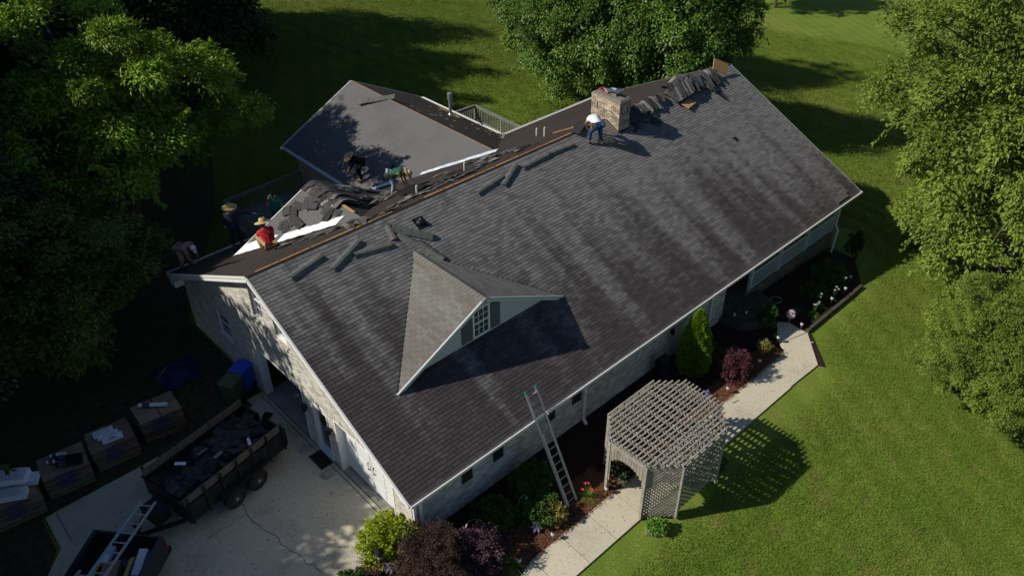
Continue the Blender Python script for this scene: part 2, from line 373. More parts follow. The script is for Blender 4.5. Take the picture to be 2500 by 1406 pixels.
for nm, pg in (('mulch_bed', BED1), ('mulch_bed', BED2)): sheet(nm, pg, 'mulch', .012, .06, kind='structure', step=1.5)
# front walk: single slabs with open joints
walk = thing('garden_path', None, None); walk['kind'] = 'structure'
_j = [-1.2, .1, 1.3, 2.5, 3.69, 4.88, 6.1, 7.3, 8.5, 9.75, 11.1, 12.3, 13.45, 14.58]
def wy(x): return (-9.72, -10.93) if x > 1.8 else (-9.72-(1.8-x)*.62, -10.93-(1.8-x)*.75)
for a, b in zip(_j[:-1], _j[1:]):
    g_ = .012
    (ya, yb), (yc, yd) = wy(a+g_), wy(b-g_)
    sheet('paving_slab', [(a+g_, yb), (b-g_, yd), (b-g_, yc), (a+g_, ya)], 'walk', .05, .08, walk)
sheet('paving_slab', [(14.6, -10.9), (16.42, -10.95), (16.1, -9.68), (14.6, -9.7)], 'walk', .05, .08, walk)
sheet('paving_slab', [(16.45, -10.93), (17.8, -9.70), (16.35, -9.35), (16.12, -9.67)], 'walk', .05, .08, walk)
sheet('paving_slab', [(17.78, -9.66), (17.75, -8.9), (17.4, -8.55), (16.75, -9.0), (16.37, -9.33)], 'walk', .05, .08, walk)
sheet('bare_soil', [(17.85, -9.72), (17.95, -9.78), (16.6, -11.2), (16.46, -11.0)], 'mulch', .01, .02, kind='structure')
sheet('shade_floor_sheet', [(-60, -30), (-12.5, -30), (-8.85, -2.2), (-7.42, -.05), (-7.35, 1.42), (-.35, 1.42), (-.32, 1.85), (.25, 1.85), (.25, 6.5), (.2, 7.5), (1.5, 9.5), (4.8, 14.2), (8.0, 21), (8, 60), (-60, 60)], 'shade_floor', .02, .03, kind='structure', step=2)  # dark sheet over the grass, painting in the shade of the left trees
# driveway joint, cracks, threshold apron
mb = MB(); mb.beam((.17, 1.7, .0235), (.17, -6.3, .0235), .022, .003); mb.beam((-6.95, 1.3, .0235), (-6.98, -.1, .0235), .02, .003)
def crack(mb, pts, w):
    for a, b in zip(pts[:-1], pts[1:]): mb.beam((*a, .0235), (*b, .0235), w, .003)
def jag(a, b, n, amp):
    return [(a[0]+(b[0]-a[0])*i/n+random.uniform(-amp, amp)*(0 < i < n), a[1]+(b[1]-a[1])*i/n+random.uniform(-amp, amp)*(0 < i < n)) for i in range(n+1)]
crack(mb, jag((-2.7, -2.1), (-2.69, -3.5), 7, .07), .016); crack(mb, jag((-2.69, -3.5), (-2.19, -6.05), 12, .09), .014)
crack(mb, jag((-2.78, -2.7), (-4.06, -2.75), 8, .06), .010); crack(mb, jag((-4.3, -3.6), (-6.0, -4.1), 8, .06), .008)
mb.build('pavement_crack', 'black', kind='structure')
# scattered twigs and leaves on the driveway and walk, then dark marks on the walk
tw = MB()
for i in range(150):
    x, y = random.uniform(-6.5, 0.2), random.uniform(-6.3, .8); a = random.uniform(0, 6.28); l_ = random.uniform(.02, .07)
    tw.beam((x, y, .026), (x+l_*math.cos(a), y+l_*math.sin(a), .03), random.uniform(.008, .025), .004)
for i in range(110):
    x, y = random.uniform(2, 16.5), random.uniform(-10.8, -9.8); a = random.uniform(0, 6.28); l_ = random.uniform(.02, .06)
    tw.beam((x, y, terr(x, y)+.055), (x+l_*math.cos(a), y+l_*math.sin(a), terr(x, y)+.06), random.uniform(.006, .015), .004)
for i in range(60):  # cluster of small dark marks near the turn of the walk
    x, y = random.gauss(15.5, .35), random.gauss(-9.85, .1); a = random.uniform(0, 6.28); l_ = random.uniform(.03, .08)
    tw.beam((x, y, terr(x, y)+.055), (x+l_*math.cos(a), y+l_*math.sin(a), terr(x, y)+.06), .012, .004)
tw.build('litter_and_marks', 'mulch', kind='stuff', label='small twigs and dead leaves on the driveway and walk, with dark marks near its turn', cat='litter')

# ================================================================== HOUSE
house = thing('brick_house', 'pale brick house with a long grey shingle roof, half stripped at the back', 'house', (0, 0, 0))
wall = MB()
# holes on the gable wall (y0,y1,z0,z1)
GH = [(3.45, 4.5, 1.15, 2.3), (.28, 1.0, 3.87, 5.2), (-1.08, -.38, 3.87, 5.0), (-1.42, 1.55, 0, 2.28), (-2.82, -1.95, .12, 2.1), (-6.18, -3.25, 0, 2.28)]
top_g = lambda y: RZ-abs(y)*K-.13
def gable(mb, x0, x1, ymin, ymax, z0, holes, topf):
    ys = sorted(set([ymin, ymax, 0]+[h[0] for h in holes]+[h[1] for h in holes]))
    for a, b in zip(ys[:-1], ys[1:]):
        hs = sorted([h for h in holes if h[0] <= a+1e-6 and h[1] >= b-1e-6], key=lambda h: h[2]); z = z0
        for h in hs:
            if h[2] > z: mb.bx(x0, x1, a, b, z, h[2])
            z = h[3]
        mb.hexa([(x0, a, z), (x1, a, z), (x1, b, z), (x0, b, z), (x0, a, topf(a)), (x1, a, topf(a)), (x1, b, topf(b)), (x0, b, topf(b))])
gable(wall, XG+.01, XG+.24, -7.01, 7.01, -.1, GH, top_g)
gable(wall, 24.55, 24.7, -5.2, 7.02, -1.2, [], top_g)
FH = [(2.63, 3.40, 1.3, 2.2), (6.19, 6.92, 1.36, 2.2)]
xs = sorted(set([XG+.24, 15.7]+[h[0] for h in FH]+[h[1] for h in FH]))
for a, b in zip(xs[:-1], xs[1:]):
    hs = [h for h in FH if h[0] <= a+1e-6 and h[1] >= b-1e-6]; z = -.5
    for h in hs: wall.bx(a, b, YF+.01, YF+.2, z, h[2]); z = h[3]
    wall.bx(a, b, YF+.01, YF+.2, z, 2.5)
wall.bx(15.5, 15.7, -6.81, -5.2, -.5, 2.5); wall.bx(XG+.24, 24.5, 6.82, 7.0, -1.3, 2.5)
wall_o = wall.build('wall', 'mortar', house)
MB().bx(15.71, 24.54, -5.4, -5.2, -.6, 3.2).build('porch_wall', 'foundation', house)  # darker brick colour stands in for the shade behind the railing
# bricks in running bond
BH, BJ, BL = .0577, .010, .2025
def brick_list(umin, umax, z0, holes, topf):
    out = []; r = 0; z = z0
    while z < 6.3:
        off = (.106 if r % 2 else 0); u = umin-off
        while u < umax:
            segs = [(max(u, umin), min(u+BL, umax))]
            for h in holes:
                if z+BH > h[2]-.001 and z < h[3]-.001:
                    ns = []
                    for a, b in segs:
                        if b <= h[0] or a >= h[1]: ns.append((a, b)); continue
                        if a < h[0]-.03: ns.append((a, h[0]))
                        if b > h[1]+.03: ns.append((h[1], b))
                    segs = ns
            for a, b in segs:
                if b-a > .03 and z+BH < min(topf(a), topf(b)): out.append((a, b, z))
            u += BL+BJ
        z += BH+BJ; r += 1
    return out
meshes = {}
def brick_mesh(w, axis, m):
    key = (round(w, 2), axis, m, random.randrange(5))
    if key not in meshes:
        mb = MB(); w = key[0]
        if axis == 'x': mb.bx(-.009, .0, -w/2, w/2, 0, BH, tint=random.random())
        else: mb.bx(-w/2, w/2, -.009, .0, 0, BH, tint=random.random())
        me = mb.mesh('brick'); me.materials.append(M_[m]); meshes[key] = me
    return meshes[key]
gb = brick_list(-7.01, 7.01, 0.0, GH, top_g); fb = brick_list(XG+.0, 15.7, -.3, FH, lambda u: 2.33)
allb = [('x', a, b, z) for a, b, z in gb]+[('y', a, b, z) for a, b, z in fb]
CAMP = Vector((-7.74, -19.8, 20.07))
def d2(t):
    ax, a, b, z = t; p = Vector((XG, (a+b)/2, z)) if ax == 'x' else Vector(((a+b)/2, YF, z)); return (p-CAMP).length+(0 if b-a > .15 else 5)
allb.sort(key=d2)
rest = MB()
for i, (ax, a, b, z) in enumerate(allb):
    if i < 300:
        p = (XG+.01, (a+b)/2, z) if ax == 'x' else ((a+b)/2, YF+.01, z)
        link('brick', brick_mesh(b-a, ax, 'brick'), None, wall_o, loc=p)
    else:
        t = random.random()
        if ax == 'x': rest.bx(XG+.001, XG+.01, a, b, z, z+BH, t)
        else: rest.bx(a, b, YF+.001, YF+.01, z, z+BH, t)
rest.build('brickwork', 'brick', wall_o, kind='stuff')
# lintel bands, sills (rowlock bricks)
def rowlock(y0, y1, z, n, h=.10, x=XG):
    for k in range(n):
        a = y0+(y1-y0)*k/n; mb = MB(); mb.box((0, 0, 0), (.05, (y1-y0)/n-.012, h*.8), None, random.random()*.5)
        mb.build('sill_brick', 'brick', wall_o, loc=(x-.03, a+(y1-y0)/n/2, z))
rowlock(.2, 1.1, 3.80, 12); rowlock(-1.18, -.3, 3.80, 12); rowlock(3.4, 4.6, 1.09, 14)
def soldier(y0, y1, z):
    mb = MB(); n = int((y1-y0)/.068)
    for k in range(n): a = y0+(y1-y0)*k/n; mb.bx(XG-.006, XG+.01, a, a+.057, z, z+.19, random.random())
    mb.build('soldier_course', 'brick', wall_o, kind='stuff')
soldier(-6.3, -3.1, 2.29); soldier(-1.5, 1.62, 2.29); soldier(-2.9, -1.87, 2.11)
# vent holes
for y, z in ((-1.04, 3.62), (.27, 3.60)): MB().bx(XG-.02, XG+.005, y-.03, y+.03, z-.05, z+.05).build('weep_hole', 'black', wall_o)

# --- windows
def window(axis, u0, u1, z0, z1, parent=house, rec=.09, muntin=3, glass='glass', m='white', curtain=True):
    """double hung window; axis 'x' = gable wall looking to -x, 'y' = front wall looking to -y"""
    def B(mb, a, b, c, d, p0, p1):
        if axis == 'x': mb.bx(XG+p0, XG+p1, a, b, c, d)
        elif axis == 'y': mb.bx(a, b, YF+p0, YF+p1, c, d)
        return mb
    fr = MB(); t = .05
    B(fr, u0, u0+t, z0, z1, rec-.03, rec+.05); B(fr, u1-t, u1, z0, z1, rec-.03, rec+.05); B(fr, u0+t, u1-t, z1-t, z1, rec-.03, rec+.05); B(fr, u0+t, u1-t, z0, z0+t, rec-.04, rec+.05)
    zm = (z0+z1)/2; B(fr, u0+t, u1-t, zm-.02, zm+.02, rec-.01, rec+.045)
    w = fr.build('window', m, parent)
    for a, b in ((z0+t, zm-.02), (zm+.02, z1-t)):
        B(MB(), u0+t, u1-t, a, b, rec+.03, rec+.036).build('pane', glass, w)
        mu = MB()
        for k in range(1, muntin): uu = u0+t+(u1-u0-2*t)*k/muntin; B(mu, uu-.008, uu+.008, a, b, rec+.012, rec+.027)
        B(mu, u0+t, u1-t, (a+b)/2-.008, (a+b)/2+.008, rec+.014, rec+.025)
        mu.build('muntin', m, w)
    if curtain: B(MB(), u0+t, u1-t, z0+t, z1-t, rec+.06, rec+.09).build('curtain', 'curtain', w)
    si = MB(); B(si, u0, u1, z0-.0, z0+.025, -.005, rec-.045); si.build('sill', m, w)
    return w
window('x', .28, 1.0, 3.87, 5.2, rec=.12); window('x', -1.08, -.38, 3.87, 5.0, rec=.12)
window('x', 3.45, 4.5, 1.15, 2.3, muntin=1, curtain=False)
window('y', 2.63, 3.40, 1.3, 2.2, curtain=False); window('y', 6.19, 6.92, 1.36, 2.2, curtain=False)
for u0, u1, z0 in ((2.2, 2.6, 1.05), (3.46, 3.86, 1.05), (5.76, 6.15, 1.1), (6.98, 7.4, 1.1)):
    s_ = MB(); s_.bx(u0, u1, YF-.04, YF-.002, z0, 2.25); sh = s_.build('shutter', 'dshutter', house)
    for k in range(9): z = z0+.1+k*.12; MB().box(((u0+u1)/2, YF-.046, z), (u1-u0-.1, .012, .07), Matrix.Rotation(.5, 3, 'X')).build('louvre', 'dshutter', sh)
# --- garage openings: white casings, door, floor
def casing(y0, y1, z1, dep=.25):
    mb = MB(); mb.bx(XG-.012, XG+dep, y1, y1+.05, .02, z1); mb.bx(XG-.012, XG+dep, y0-.05, y0, .02, z1); mb.bx(XG-.012, XG+dep, y0-.05, y1+.05, z1, z1+.05)
    return mb
cs = casing(-1.37, 1.5, 2.23, .27); cs.build('door_casing', 'white', house)
cs = casing(-6.13, -3.3, 2.23, .27); cs.build('door_casing', 'white', house)
cs = casing(-2.77, -2.0, 2.05, .14); cs.build('door_casing', 'white', house)
MB().bx(XG+.0, 6.2, -6.9, 1.7, -.12, .03).build('garage_floor', 'apron', house)
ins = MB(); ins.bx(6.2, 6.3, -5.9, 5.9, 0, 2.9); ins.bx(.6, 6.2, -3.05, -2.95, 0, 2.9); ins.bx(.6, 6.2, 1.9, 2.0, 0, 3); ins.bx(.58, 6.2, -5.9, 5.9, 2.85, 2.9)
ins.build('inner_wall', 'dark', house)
gd = thing('garage_door_assembly', None, None); bpy.data.objects.remove(gd)
gdb = MB().bx(XG+.25, XG+.29, -6.13, -3.3, .06, 2.23).build('garage_door', 'door', house)
for r in range(4):
    for c in range(4):
        y0 = -6.08+c*.7; z0 = .1+r*.535
        mb = MB(); 
        mb.bx(XG+.238, XG+.249, y0+.05, y0+.62, z0+.04, z0+.49); mb.build('door_panel', 'door', gdb)
for z in (.63, 1.165, 1.70): MB().bx(XG+.246, XG+.2495, -6.13, -3.3, z-.006, z+.006).build('panel_joint', 'mortar', gdb)
MB().bx(XG+.246, XG+.2495, -4.72, -4.708, .06, 2.23).build('panel_joint', 'mortar', gdb)
for y in (-4.86, -4.58):
    h = MB(); h.tube([(XG+.22, y, .95), (XG+.19, y-.02, 1.0), (XG+.19, y-.02, 1.2), (XG+.22, y+.03, 1.25)], .016, 6); h.tube([(XG+.22, y+.05, .93), (XG+.2, y, .97)], .02, 6); h.build('handle', 'black', gdb)
for y0, y1 in ((-4.0, -3.5),): MB().bx(XG+.236, XG+.247, y0, y1, 2.0, 2.03).build('hinge_strap', 'black', gdb)
MB().bx(XG+.24, XG+.3, -3.75, -3.3, .035, .058).build('door_seal', 'black', gdb)
pdr = MB(); pdr.bx(XG+.11, XG+.15, -2.77, -2.0, .16, 2.05); pdo = pdr.build('entry_door', 'bluewhite', house)
MB().bx(XG+.10, XG+.108, -2.68, -2.09, .3, 1.95).build('pane', 'glass', pdo)
MB().bx(XG-.06, XG+.15, -2.8, -1.97, .1, .155).build('threshold', 'bluewhite', pdo)
wr = MB(); wr.tube([(XG+.08, -2.42+.17*math.cos(t), 1.55+.17*math.sin(t)) for t in np.linspace(0, 6.28, 15)], .035, 6); wr.build('wreath', 'leaf_dk', pdo)
# house number plate digits (as they read on the wall above the entry door)
for i, ch in enumerate('290'):
    text_mesh('house_number', ch, .17, 'black', house, Matrix.Translation((XG-.012, -2.16-i*.13, 2.27)) @ Matrix.Rotation(R(-90), 4, 'Z') @ Matrix.Rotation(R(90), 4, 'X'))
def wall_lantern(y, z, x=XG, yy=None, face='x'):
    t = MB(); q = (-.12, 0) if face == 'x' else (0, -.12)
    px, py = (x+q[0], y+q[1])
    t.lathe([(.055, 0), (.075, .02), (.085, .22), (.10, .23), (.03, .32), (.012, .36)], (px, py, z), 6)
    o = t.build('wall_lantern', 'black', house)
    MB().beam((x, y, z+.1), (px, py, z+.1), .03, .08).build('bracket', 'black', o)
    MB().lathe([(.06, .03), (.07, .21)], (px, py, z+.0), 6).build('lantern_glass', 'glass', o)
wall_lantern(-1.60, 1.52); wall_lantern(-3.0, 1.52)
wall_lantern(12.9, 1.3, YF if False else 12.9, face='y') if False else None

# --- roof planes
def plane(name, pts, m, parent, th=.06, **kw):
    mb = MB(); n_ = len(pts); up_ = Vector((0, 0, 1)); lo = [Vector(p)-up_*th for p in pts]
    mb.poly(pts); mb.poly([tuple(p) for p in reversed(lo)])
    for i in range(n_): j = (i+1) % n_; mb.poly([pts[j], pts[i], tuple(lo[i]), tuple(lo[j])])
    return mb.build(name, m, parent, **kw)
front = plane('front_roof', [(0, -W, E), (L, -W, E), (L, 0, RZ), (0, 0, RZ)], 'roofbase', house, .12)
back = plane('back_roof', [(0, 0, RZ), (L, 0, RZ), (L, W, E), (0, W, E)], 'brownfelt', house, .12)
WX0, WX1, WXM, WY = 8.8, 17.3, 13.05, 14.0; WZ = E+(WXM-WX0)*K
w1l = plane('wing_roof_left', [(WX0, WY, E), (WX0, W, E+.0), (WXM, (RZ-WZ)/K, WZ), (WXM, WY, WZ)], 'felt', house, .08)
w1r = plane('wing_roof_right', [(WXM, WY, WZ), (WXM, (RZ-WZ)/K, WZ), (WX1, W, E), (WX1, WY, E)], 'brownfelt', house, .08)
DX, DZ = 5.1, 5.36; DYF, DYB = -4.96, 4.90; DW = (DZ-zf(DYF))/K; DWB = (DZ-zb(DYB))/K; DR_ = (RZ-DZ)/K
bdl = plane('back_dormer_left_slope', [(DX-DWB, DYB, zb(DYB)), (DX, DR_, DZ), (DX, DYB, DZ)], 'felt', house, .05)
bdr = plane('back_dormer_right_slope', [(DX, DYB, DZ), (DX, DR_, DZ), (DX+DWB, DYB, zb(DYB))], 'brownfelt', house, .05)
fdl = plane('front_dormer_left_slope', [(DX, DYF, DZ), (DX, -DR_, DZ), (DX-DW, DYF, zf(DYF))], 'roofbase', house, .05)
fdr = plane('front_dormer_right_slope', [(DX+DW, DYF, zf(DYF)), (DX, -DR_, DZ), (DX, DYF, DZ)], 'roofbase', house, .05)
# shingle tabs
def tab_mesh(w, e, t):
    """tab lying on its slope: u along the course, v up the slope; the butt end stands proud"""
    mb = MB(); tt = random.random(); e -= .010; mb.hexa([(0, 0, 0), (w, 0, 0), (w, e, 0), (0, e, 0), (0, 0, t), (w, 0, t), (w, e, .003), (0, e, .003)], tt); return mb  # stops short so the dark base draws a shadow line at each course
def slope_frame(o, u, v):
    u = Vector(u).normalized(); v = Vector(v).normalized(); n_ = u.cross(v); Mx = Matrix((u, v, n_)).transposed().to_4x4(); Mx.translation = Vector(o); return Mx
CE, TW = .1269, .3048
FR = slope_frame((0, -W, E), (1, 0, 0), (0, 1, K)); slen = math.hypot(W, W*K)
tabs = []; nc = int(slen/CE)
for r in range(nc):
    off = (r % 6)*TW/6*3 % TW; u = -off
    while u < L:
        a, b = max(u, .0), min(u+TW, L); s_ = r*CE
        y = -W+(s_+CE/2)/math.hypot(1, K); xm = (a+b)/2
        if b-a > .04 and not (abs(xm-DX) < (DW*(y-DYF)/(-DR_-DYF) if False else 0)): 
            z_ = zf(y); inside = y > DYF+.3 and y < -DR_ and abs(xm-DX) < (DZ-z_)/K-.35
            if not inside and not (23.05 < xm < 24.15 and r < 2): tabs.append((a, b, s_))
        u += TW
variants = []
for k in range(10):
    me = tab_mesh(TW-.012, CE+.001, .014).mesh('shingle'); me.materials.append(shingle_m); variants.append(me)
tabs.sort(key=lambda t: (FR @ Vector((t[0], t[2], 0))-CAMP).length+(0 if t[1]-t[0] > .3 else 9))
rest = MB()
for i, (a, b, s_) in enumerate(tabs):
    jz = random.uniform(-.003, .003)
    if i < 300:
        o = link('shingle', random.choice(variants), None, front); Mx = FR.copy(); Mx.translation = FR @ Vector((a+.003, s_+jz, .001)); o.matrix_local = Mx
    else:
        t = random.uniform(.012, .016); w0, w1 = a+.0055, b-.0055; v1 = s_+CE-.009  # short upper end leaves the same dark gap as shadow line
        P = [(w0, s_+jz, .001), (w1, s_+jz, .001), (w1, v1, .001), (w0, v1, .001), (w0, s_+jz, t), (w1, s_+jz, t), (w1, v1, .004), (w0, v1, .004)]
        rest.hexa([FR @ Vector(p) for p in P], random.random())
rest.build('shingle_courses', shingle_m, front, kind='stuff')
# replacement shingles near the right end of the eave
# dormer tabs, clipped to the triangle
def dormer_tabs(side):
    sg = -1 if side == 'L' else 1; mb = MB()
    # frame: u runs from the dormer front to the back (+y), v climbs to the ridge
    o = Vector((DX+sg*DW, DYF-.06, zf(DYF))); v = Vector((-sg, 0, K)).normalized(); u = Vector((0, 1, 0)); n_ = (v.cross(u) if side == 'R' else u.cross(v))
    if n_.z < 0: n_ = -n_
    H_ = DW*math.hypot(1, K); D_ = (-DR_-DYF)+.06
    r = 0; s_ = 0
    while s_ < H_:
        umax = D_*(s_+CE*.5)/H_+.1; off = (r % 2)*TW/2; uu = -off
        while uu < umax:
            a, b = max(uu, 0), min(uu+TW, umax)
            if b-a > .03:
                v1 = min(s_+CE+.02, H_); P = []
                for z in (0, 1):
                    for (p, q, zz) in ((a+.004, s_, .014), (b-.004, s_, .014), (b-.004, v1, .004), (a+.004, v1, .004)):
                        P.append(o+u*p+v*q+n_*(zz if z else .001))
                mb.hexa(P if side == 'R' and False else P, random.random())
            uu += TW
        s_ += CE; r += 1
    bm = bmesh.new(); me = mb.mesh('shingle_courses'); bm.from_mesh(me); bmesh.ops.recalc_face_normals(bm, faces=bm.faces[:]); bm.to_mesh(me); bm.free()
    link('shingle_courses', me, dormer_sh_m, fdl if side == 'L' else fdr, kind='stuff')
dormer_tabs('L'); dormer_tabs('R')
# ridge caps along the front dormer ridge
mcap = MB(); 
for sg in (-1, 1):
    mcap.hexa([(0, 0, -.0), (sg*.15, 0, -.15*K), (sg*.15, .2, -.15*K), (0, .2, 0), (0, 0, .022), (sg*.15, 0, -.15*K+.022), (sg*.15, .2, -.15*K+.008), (0, .2, .008)] if sg > 0 else
              [(sg*.15, 0, -.15*K), (0, 0, 0), (0, .2, 0), (sg*.15, .2, -.15*K), (sg*.15, 0, -.15*K+.022), (0, 0, .022), (0, .2, .008), (sg*.15, .2, -.15*K+.008)], random.random())
me = mcap.mesh('ridge_cap'); me.materials.append(dormer_sh_m)
y = DYF-.08
while y < -1.15:
    link('ridge_cap', me, None, fdl, loc=(DX, y, DZ+.015+random.uniform(0, .004))); y += .15
# valley cut lines
vl = MB(); vl.beam((DX-DW, DYF, zf(DYF)+.01), (DX, -DR_, DZ+.0), .05, .02); vl.beam((DX+DW, DYF, zf(DYF)+.01), (DX, -DR_, DZ), .05, .02); vl.build('valley_joint', 'roofbase', house)

# --- front dormer gable
yd = DYF+.22
gw = MB(); zz = zf(yd)
gw.poly([(DX-DW+.1, yd, zf(yd)-.05), (DX+DW-.1, yd, zf(yd)-.05), (DX, yd, DZ-.06)]); gwo = gw.build('gable_siding', 'siding', house)
for k in range(13):
    z = zz+.03+k*.12; hw = (DZ-.08-z)/K
    if hw < .1: break
    o_ = MB(); o_.hexa([(DX-hw, yd-.012, z), (DX+hw, yd-.012, z), (DX+hw, yd-.001, z), (DX-hw, yd-.001, z), (DX-hw+.2, yd-.004, z+.115), (DX+hw-.2, yd-.004, z+.115), (DX+hw-.2, yd-.001, z+.115), (DX-hw+.2, yd-.001, z+.115)])
    o_.build('siding_board', 'siding', gwo)
def rake(mb, p0, p1, w, h, dz=0):
    mb.beam((p0[0], p0[1], p0[2]+dz), (p1[0], p1[1], p1[2]+dz), w, h)
for sg in (-1, 1):
    rk = MB(); a = Vector((DX+sg*(DW+.0), DYF, zf(DYF)-.05)); b = Vector((DX+sg*.0, DYF, DZ-.05)); rk.beam(a, b, .03, .15); rk.beam(a+Vector((0, -.02, .05)), b+Vector((0, -.02, .05)), .04, .05); rk.build('rake_board', 'bluewhite', house)
    so_ = MB(); so_.beam(a+Vector((0, .12, -.05)), b+Vector((0, .12, -.05)), .2, .02, up=(0, 0, 1)); so_.build('soffit', 'bluewhite', house)
def dwin():
    x0, x1, z0, z1 = DX-.32, DX+.26, zz+.16, zz+1.14; y = yd-.03
    fr = MB()
    for a, b, c, d in ((x0-.06, x0, z0-.06, z1+.06), (x1, x1+.06, z0-.06, z1+.06), (x0, x1, z0-.06, z0), (x0, x1, z1, z1+.06), (x0, x1, (z0+z1)/2-.025, (z0+z1)/2+.025)):
        fr.bx(a, b, y-.03, y+.025, c, d)
    w = fr.build('window', 'white', house)
    MB().bx(x0, x1, y+.005, y+.012, z0, z1).build('pane', 'glass', w)
    mu = MB()
    for k in (1, 2): xx = x0+(x1-x0)*k/3; mu.bx(xx-.01, xx+.01, y-.012, y+.003, z0, z1)
    for q in (.25, .75): z = z0+(z1-z0)*q; mu.bx(x0, x1, y-.010, y+.002, z-.01, z+.01)
    mu.build('muntin', 'white', w)
    for a, b, zt in ((x0-.50, x0-.08, z1-.22), (x1+.08, x1+.50, z1-.05)):
        s_ = MB().bx(a, b, y-.02, y+.02, z0-.05, zt).build('shutter', 'shutter', house)
        for c, d in ((z0+.02, (z0+zt)/2-.04), ((z0+zt)/2+.02, zt-.07)): MB().bx(a+.06, b-.06, y-.032, y-.021, c, d).build('shutter_panel', 'shutter', s_)
dwin()
# --- gable rakes, gutters, soffits of the main roof
def strip(name, pts0, pts1, m, w, h, parent=house): mb = MB(); mb.beam(pts0, pts1, w, h); return mb.build(name, m, parent)
for sg in (-1, 1):
    for (x, w_, h_, dz) in ((-.012, .024, .20, -.11), (-.04, .03, .06, -.03)):
        strip('rake_board', (x, sg*W, E+dz), (x, sg*(.0), RZ+dz), 'white', w_, h_)
        if w_ < .03: strip('rake_board', (L+.012, sg*W, E+dz), (L+.012, 0, RZ+dz), 'white', w_, h_)
    mb = MB(); mb.hexa([(0.0, sg*W, E-.2), (XG, sg*W, E-.2), (XG, 0, RZ-.2), (0, 0, RZ-.2), (0.0, sg*W, E-.18), (XG, sg*W, E-.18), (XG, 0, RZ-.18), (0, 0, RZ-.18)] if sg < 0 else
              [(0, 0, RZ-.2), (XG, 0, RZ-.2), (XG, W, E-.2), (0, W, E-.2), (0, 0, RZ-.18), (XG, 0, RZ-.18), (XG, W, E-.18), (0, W, E-.18)]); mb.build('soffit', 'white', house)
def gutter(p0, p1, out, name='gutter', d=.12, h=.10, m='gutter', m2='guttertop'):
    p0 = Vector(p0); p1 = Vector(p1); out = Vector(out); g_ = MB()
    g_.beam(p0+out*d+Vector((0, 0, -h/2)), p1+out*d+Vector((0, 0, -h/2)), .012, h); g_.beam(p0+out*.006+Vector((0, 0, -h/2)), p1+out*.006+Vector((0, 0, -h/2)), .012, h)
    for q in (p0, p1): g_.box(q+out*(d/2)+Vector((0, 0, -h/2)), (.012 if abs(out.x) < .5 else d, d if abs(out.x) < .5 else .012, h))
    o = g_.build(name, m, house)
    g2 = MB(); g2.beam(p0+out*(d/2)+Vector((0, 0, -h*.45)), p1+out*(d/2)+Vector((0, 0, -h*.45)), d-.012, .01); g2.build('gutter_bed', m2, o)
    g3 = MB(); g3.beam(p0+out*(d+.0)+Vector((0, 0, .002)), p1+out*(d+.0)+Vector((0, 0, .002)), .028, .012); g3.build('gutter_lip', 'white', o)
    return o
gutter((0, -W, E-.01), (L, -W, E-.01), (0, -1, 0)); gutter((0, W, E-.01), (WX0-.05, W, E-.01), (0, 1, 0)); gutter((WX1+.1, W, E-.01), (L, W, E-.01), (0, 1, 0))
gutter((WX0, W+.2, E-.01), (WX0, WY, E-.01), (-1, 0, 0), m='bluewhite', m2='bluewhite', d=.15); gutter((WX1, W+.2, E-.01), (WX1, WY, E-.01), (1, 0, 0))
sf = MB(); sf.bx(0, L, -W, YF, E-.2, E-.17); sf.bx(0, WX0, 7.0, W, E-.2, E-.17); sf.bx(-.0, .34, 7.02, W, E-.45, E-.2); sf.build('soffit', 'white', house)
for sg in (-1, 1):
    x_ = WXM+sg*(WXM-WX0); strip('rake_board', (x_, WY+.012, E-.06), (WXM, WY+.012, WZ-.06), 'white', .024, .16)
    strip('rake_board', (DX+sg*DWB, DYB+.012, zb(DYB)-.04), (DX, DYB+.012, DZ-.04), 'white', .03, .12)
strip('metal_edge', (DX-DWB+.02, DYB-.01, zb(DYB)+.012), (DX, DYB-.01, DZ+.012), 'alu', .05, .012)
strip('metal_edge', (WX0+.02, WY-.02, E+.012), (WXM, WY-.02, WZ+.012), 'alu', .05, .012)
strip('metal_edge', (WX1-.03, W+.3, E+.02), (WX1-.03, WY, E+.02), 'white', .05, .012)
strip('metal_edge', (WX1+.1, W-.02, E+.02), (L, W-.02, E+.02), 'white', .06, .012)
# back gables and wing walls
bw = MB(); bw.poly([(DX-DWB+.25, DYB-.18, zb(DYB)), (DX, DYB-.18, DZ-.08), (DX+DWB-.25, DYB-.18, zb(DYB))]); bw.bx(WX0+.45, WX1-.45, W, WY-.35, -1.2, 2.3)
bw.hexa([(WX0+.45, WY-.4, 2.3), (WX1-.45, WY-.4, 2.3), (WX1-.45, WY-.35, 2.3), (WX0+.45, WY-.35, 2.3), (WXM-.1, WY-.4, WZ-.15), (WXM+.1, WY-.4, WZ-.15), (WXM+.1, WY-.35, WZ-.15), (WXM-.1, WY-.35, WZ-.15)])
bw.build('wing_wall', 'mortar', house)
# downspouts
def downspout(pts, w=.08):
    mb = MB()
    for a, b in zip(pts[:-1], pts[1:]): mb.beam(a, b, w, w*.8, up=(0, 1, 0) if abs(Vector(b).z-Vector(a).z) > .3 else (0, 0, 1))
    return mb.build('downspout', 'white', house)
downspout([(XG+.06, YF-.05, 2.3), (XG+.06, YF-.05, -.05)]); downspout([(XG+.28, YF-.045, 2.2), (XG+.28, YF-.045, 0.0)], .1)
downspout([(7.55, YF-.06, 2.25), (7.55, YF-.06, .1), (7.5, YF-.25, .0)], .1)
downspout([(14.7, YF-.06, 2.25), (14.7, YF-.06, -.1)]); downspout([(24.25, YF-.08, 2.25), (24.25, YF-.08, .75), (24.1, YF-.3, .6), (24.0, YF-.3, -.55)])
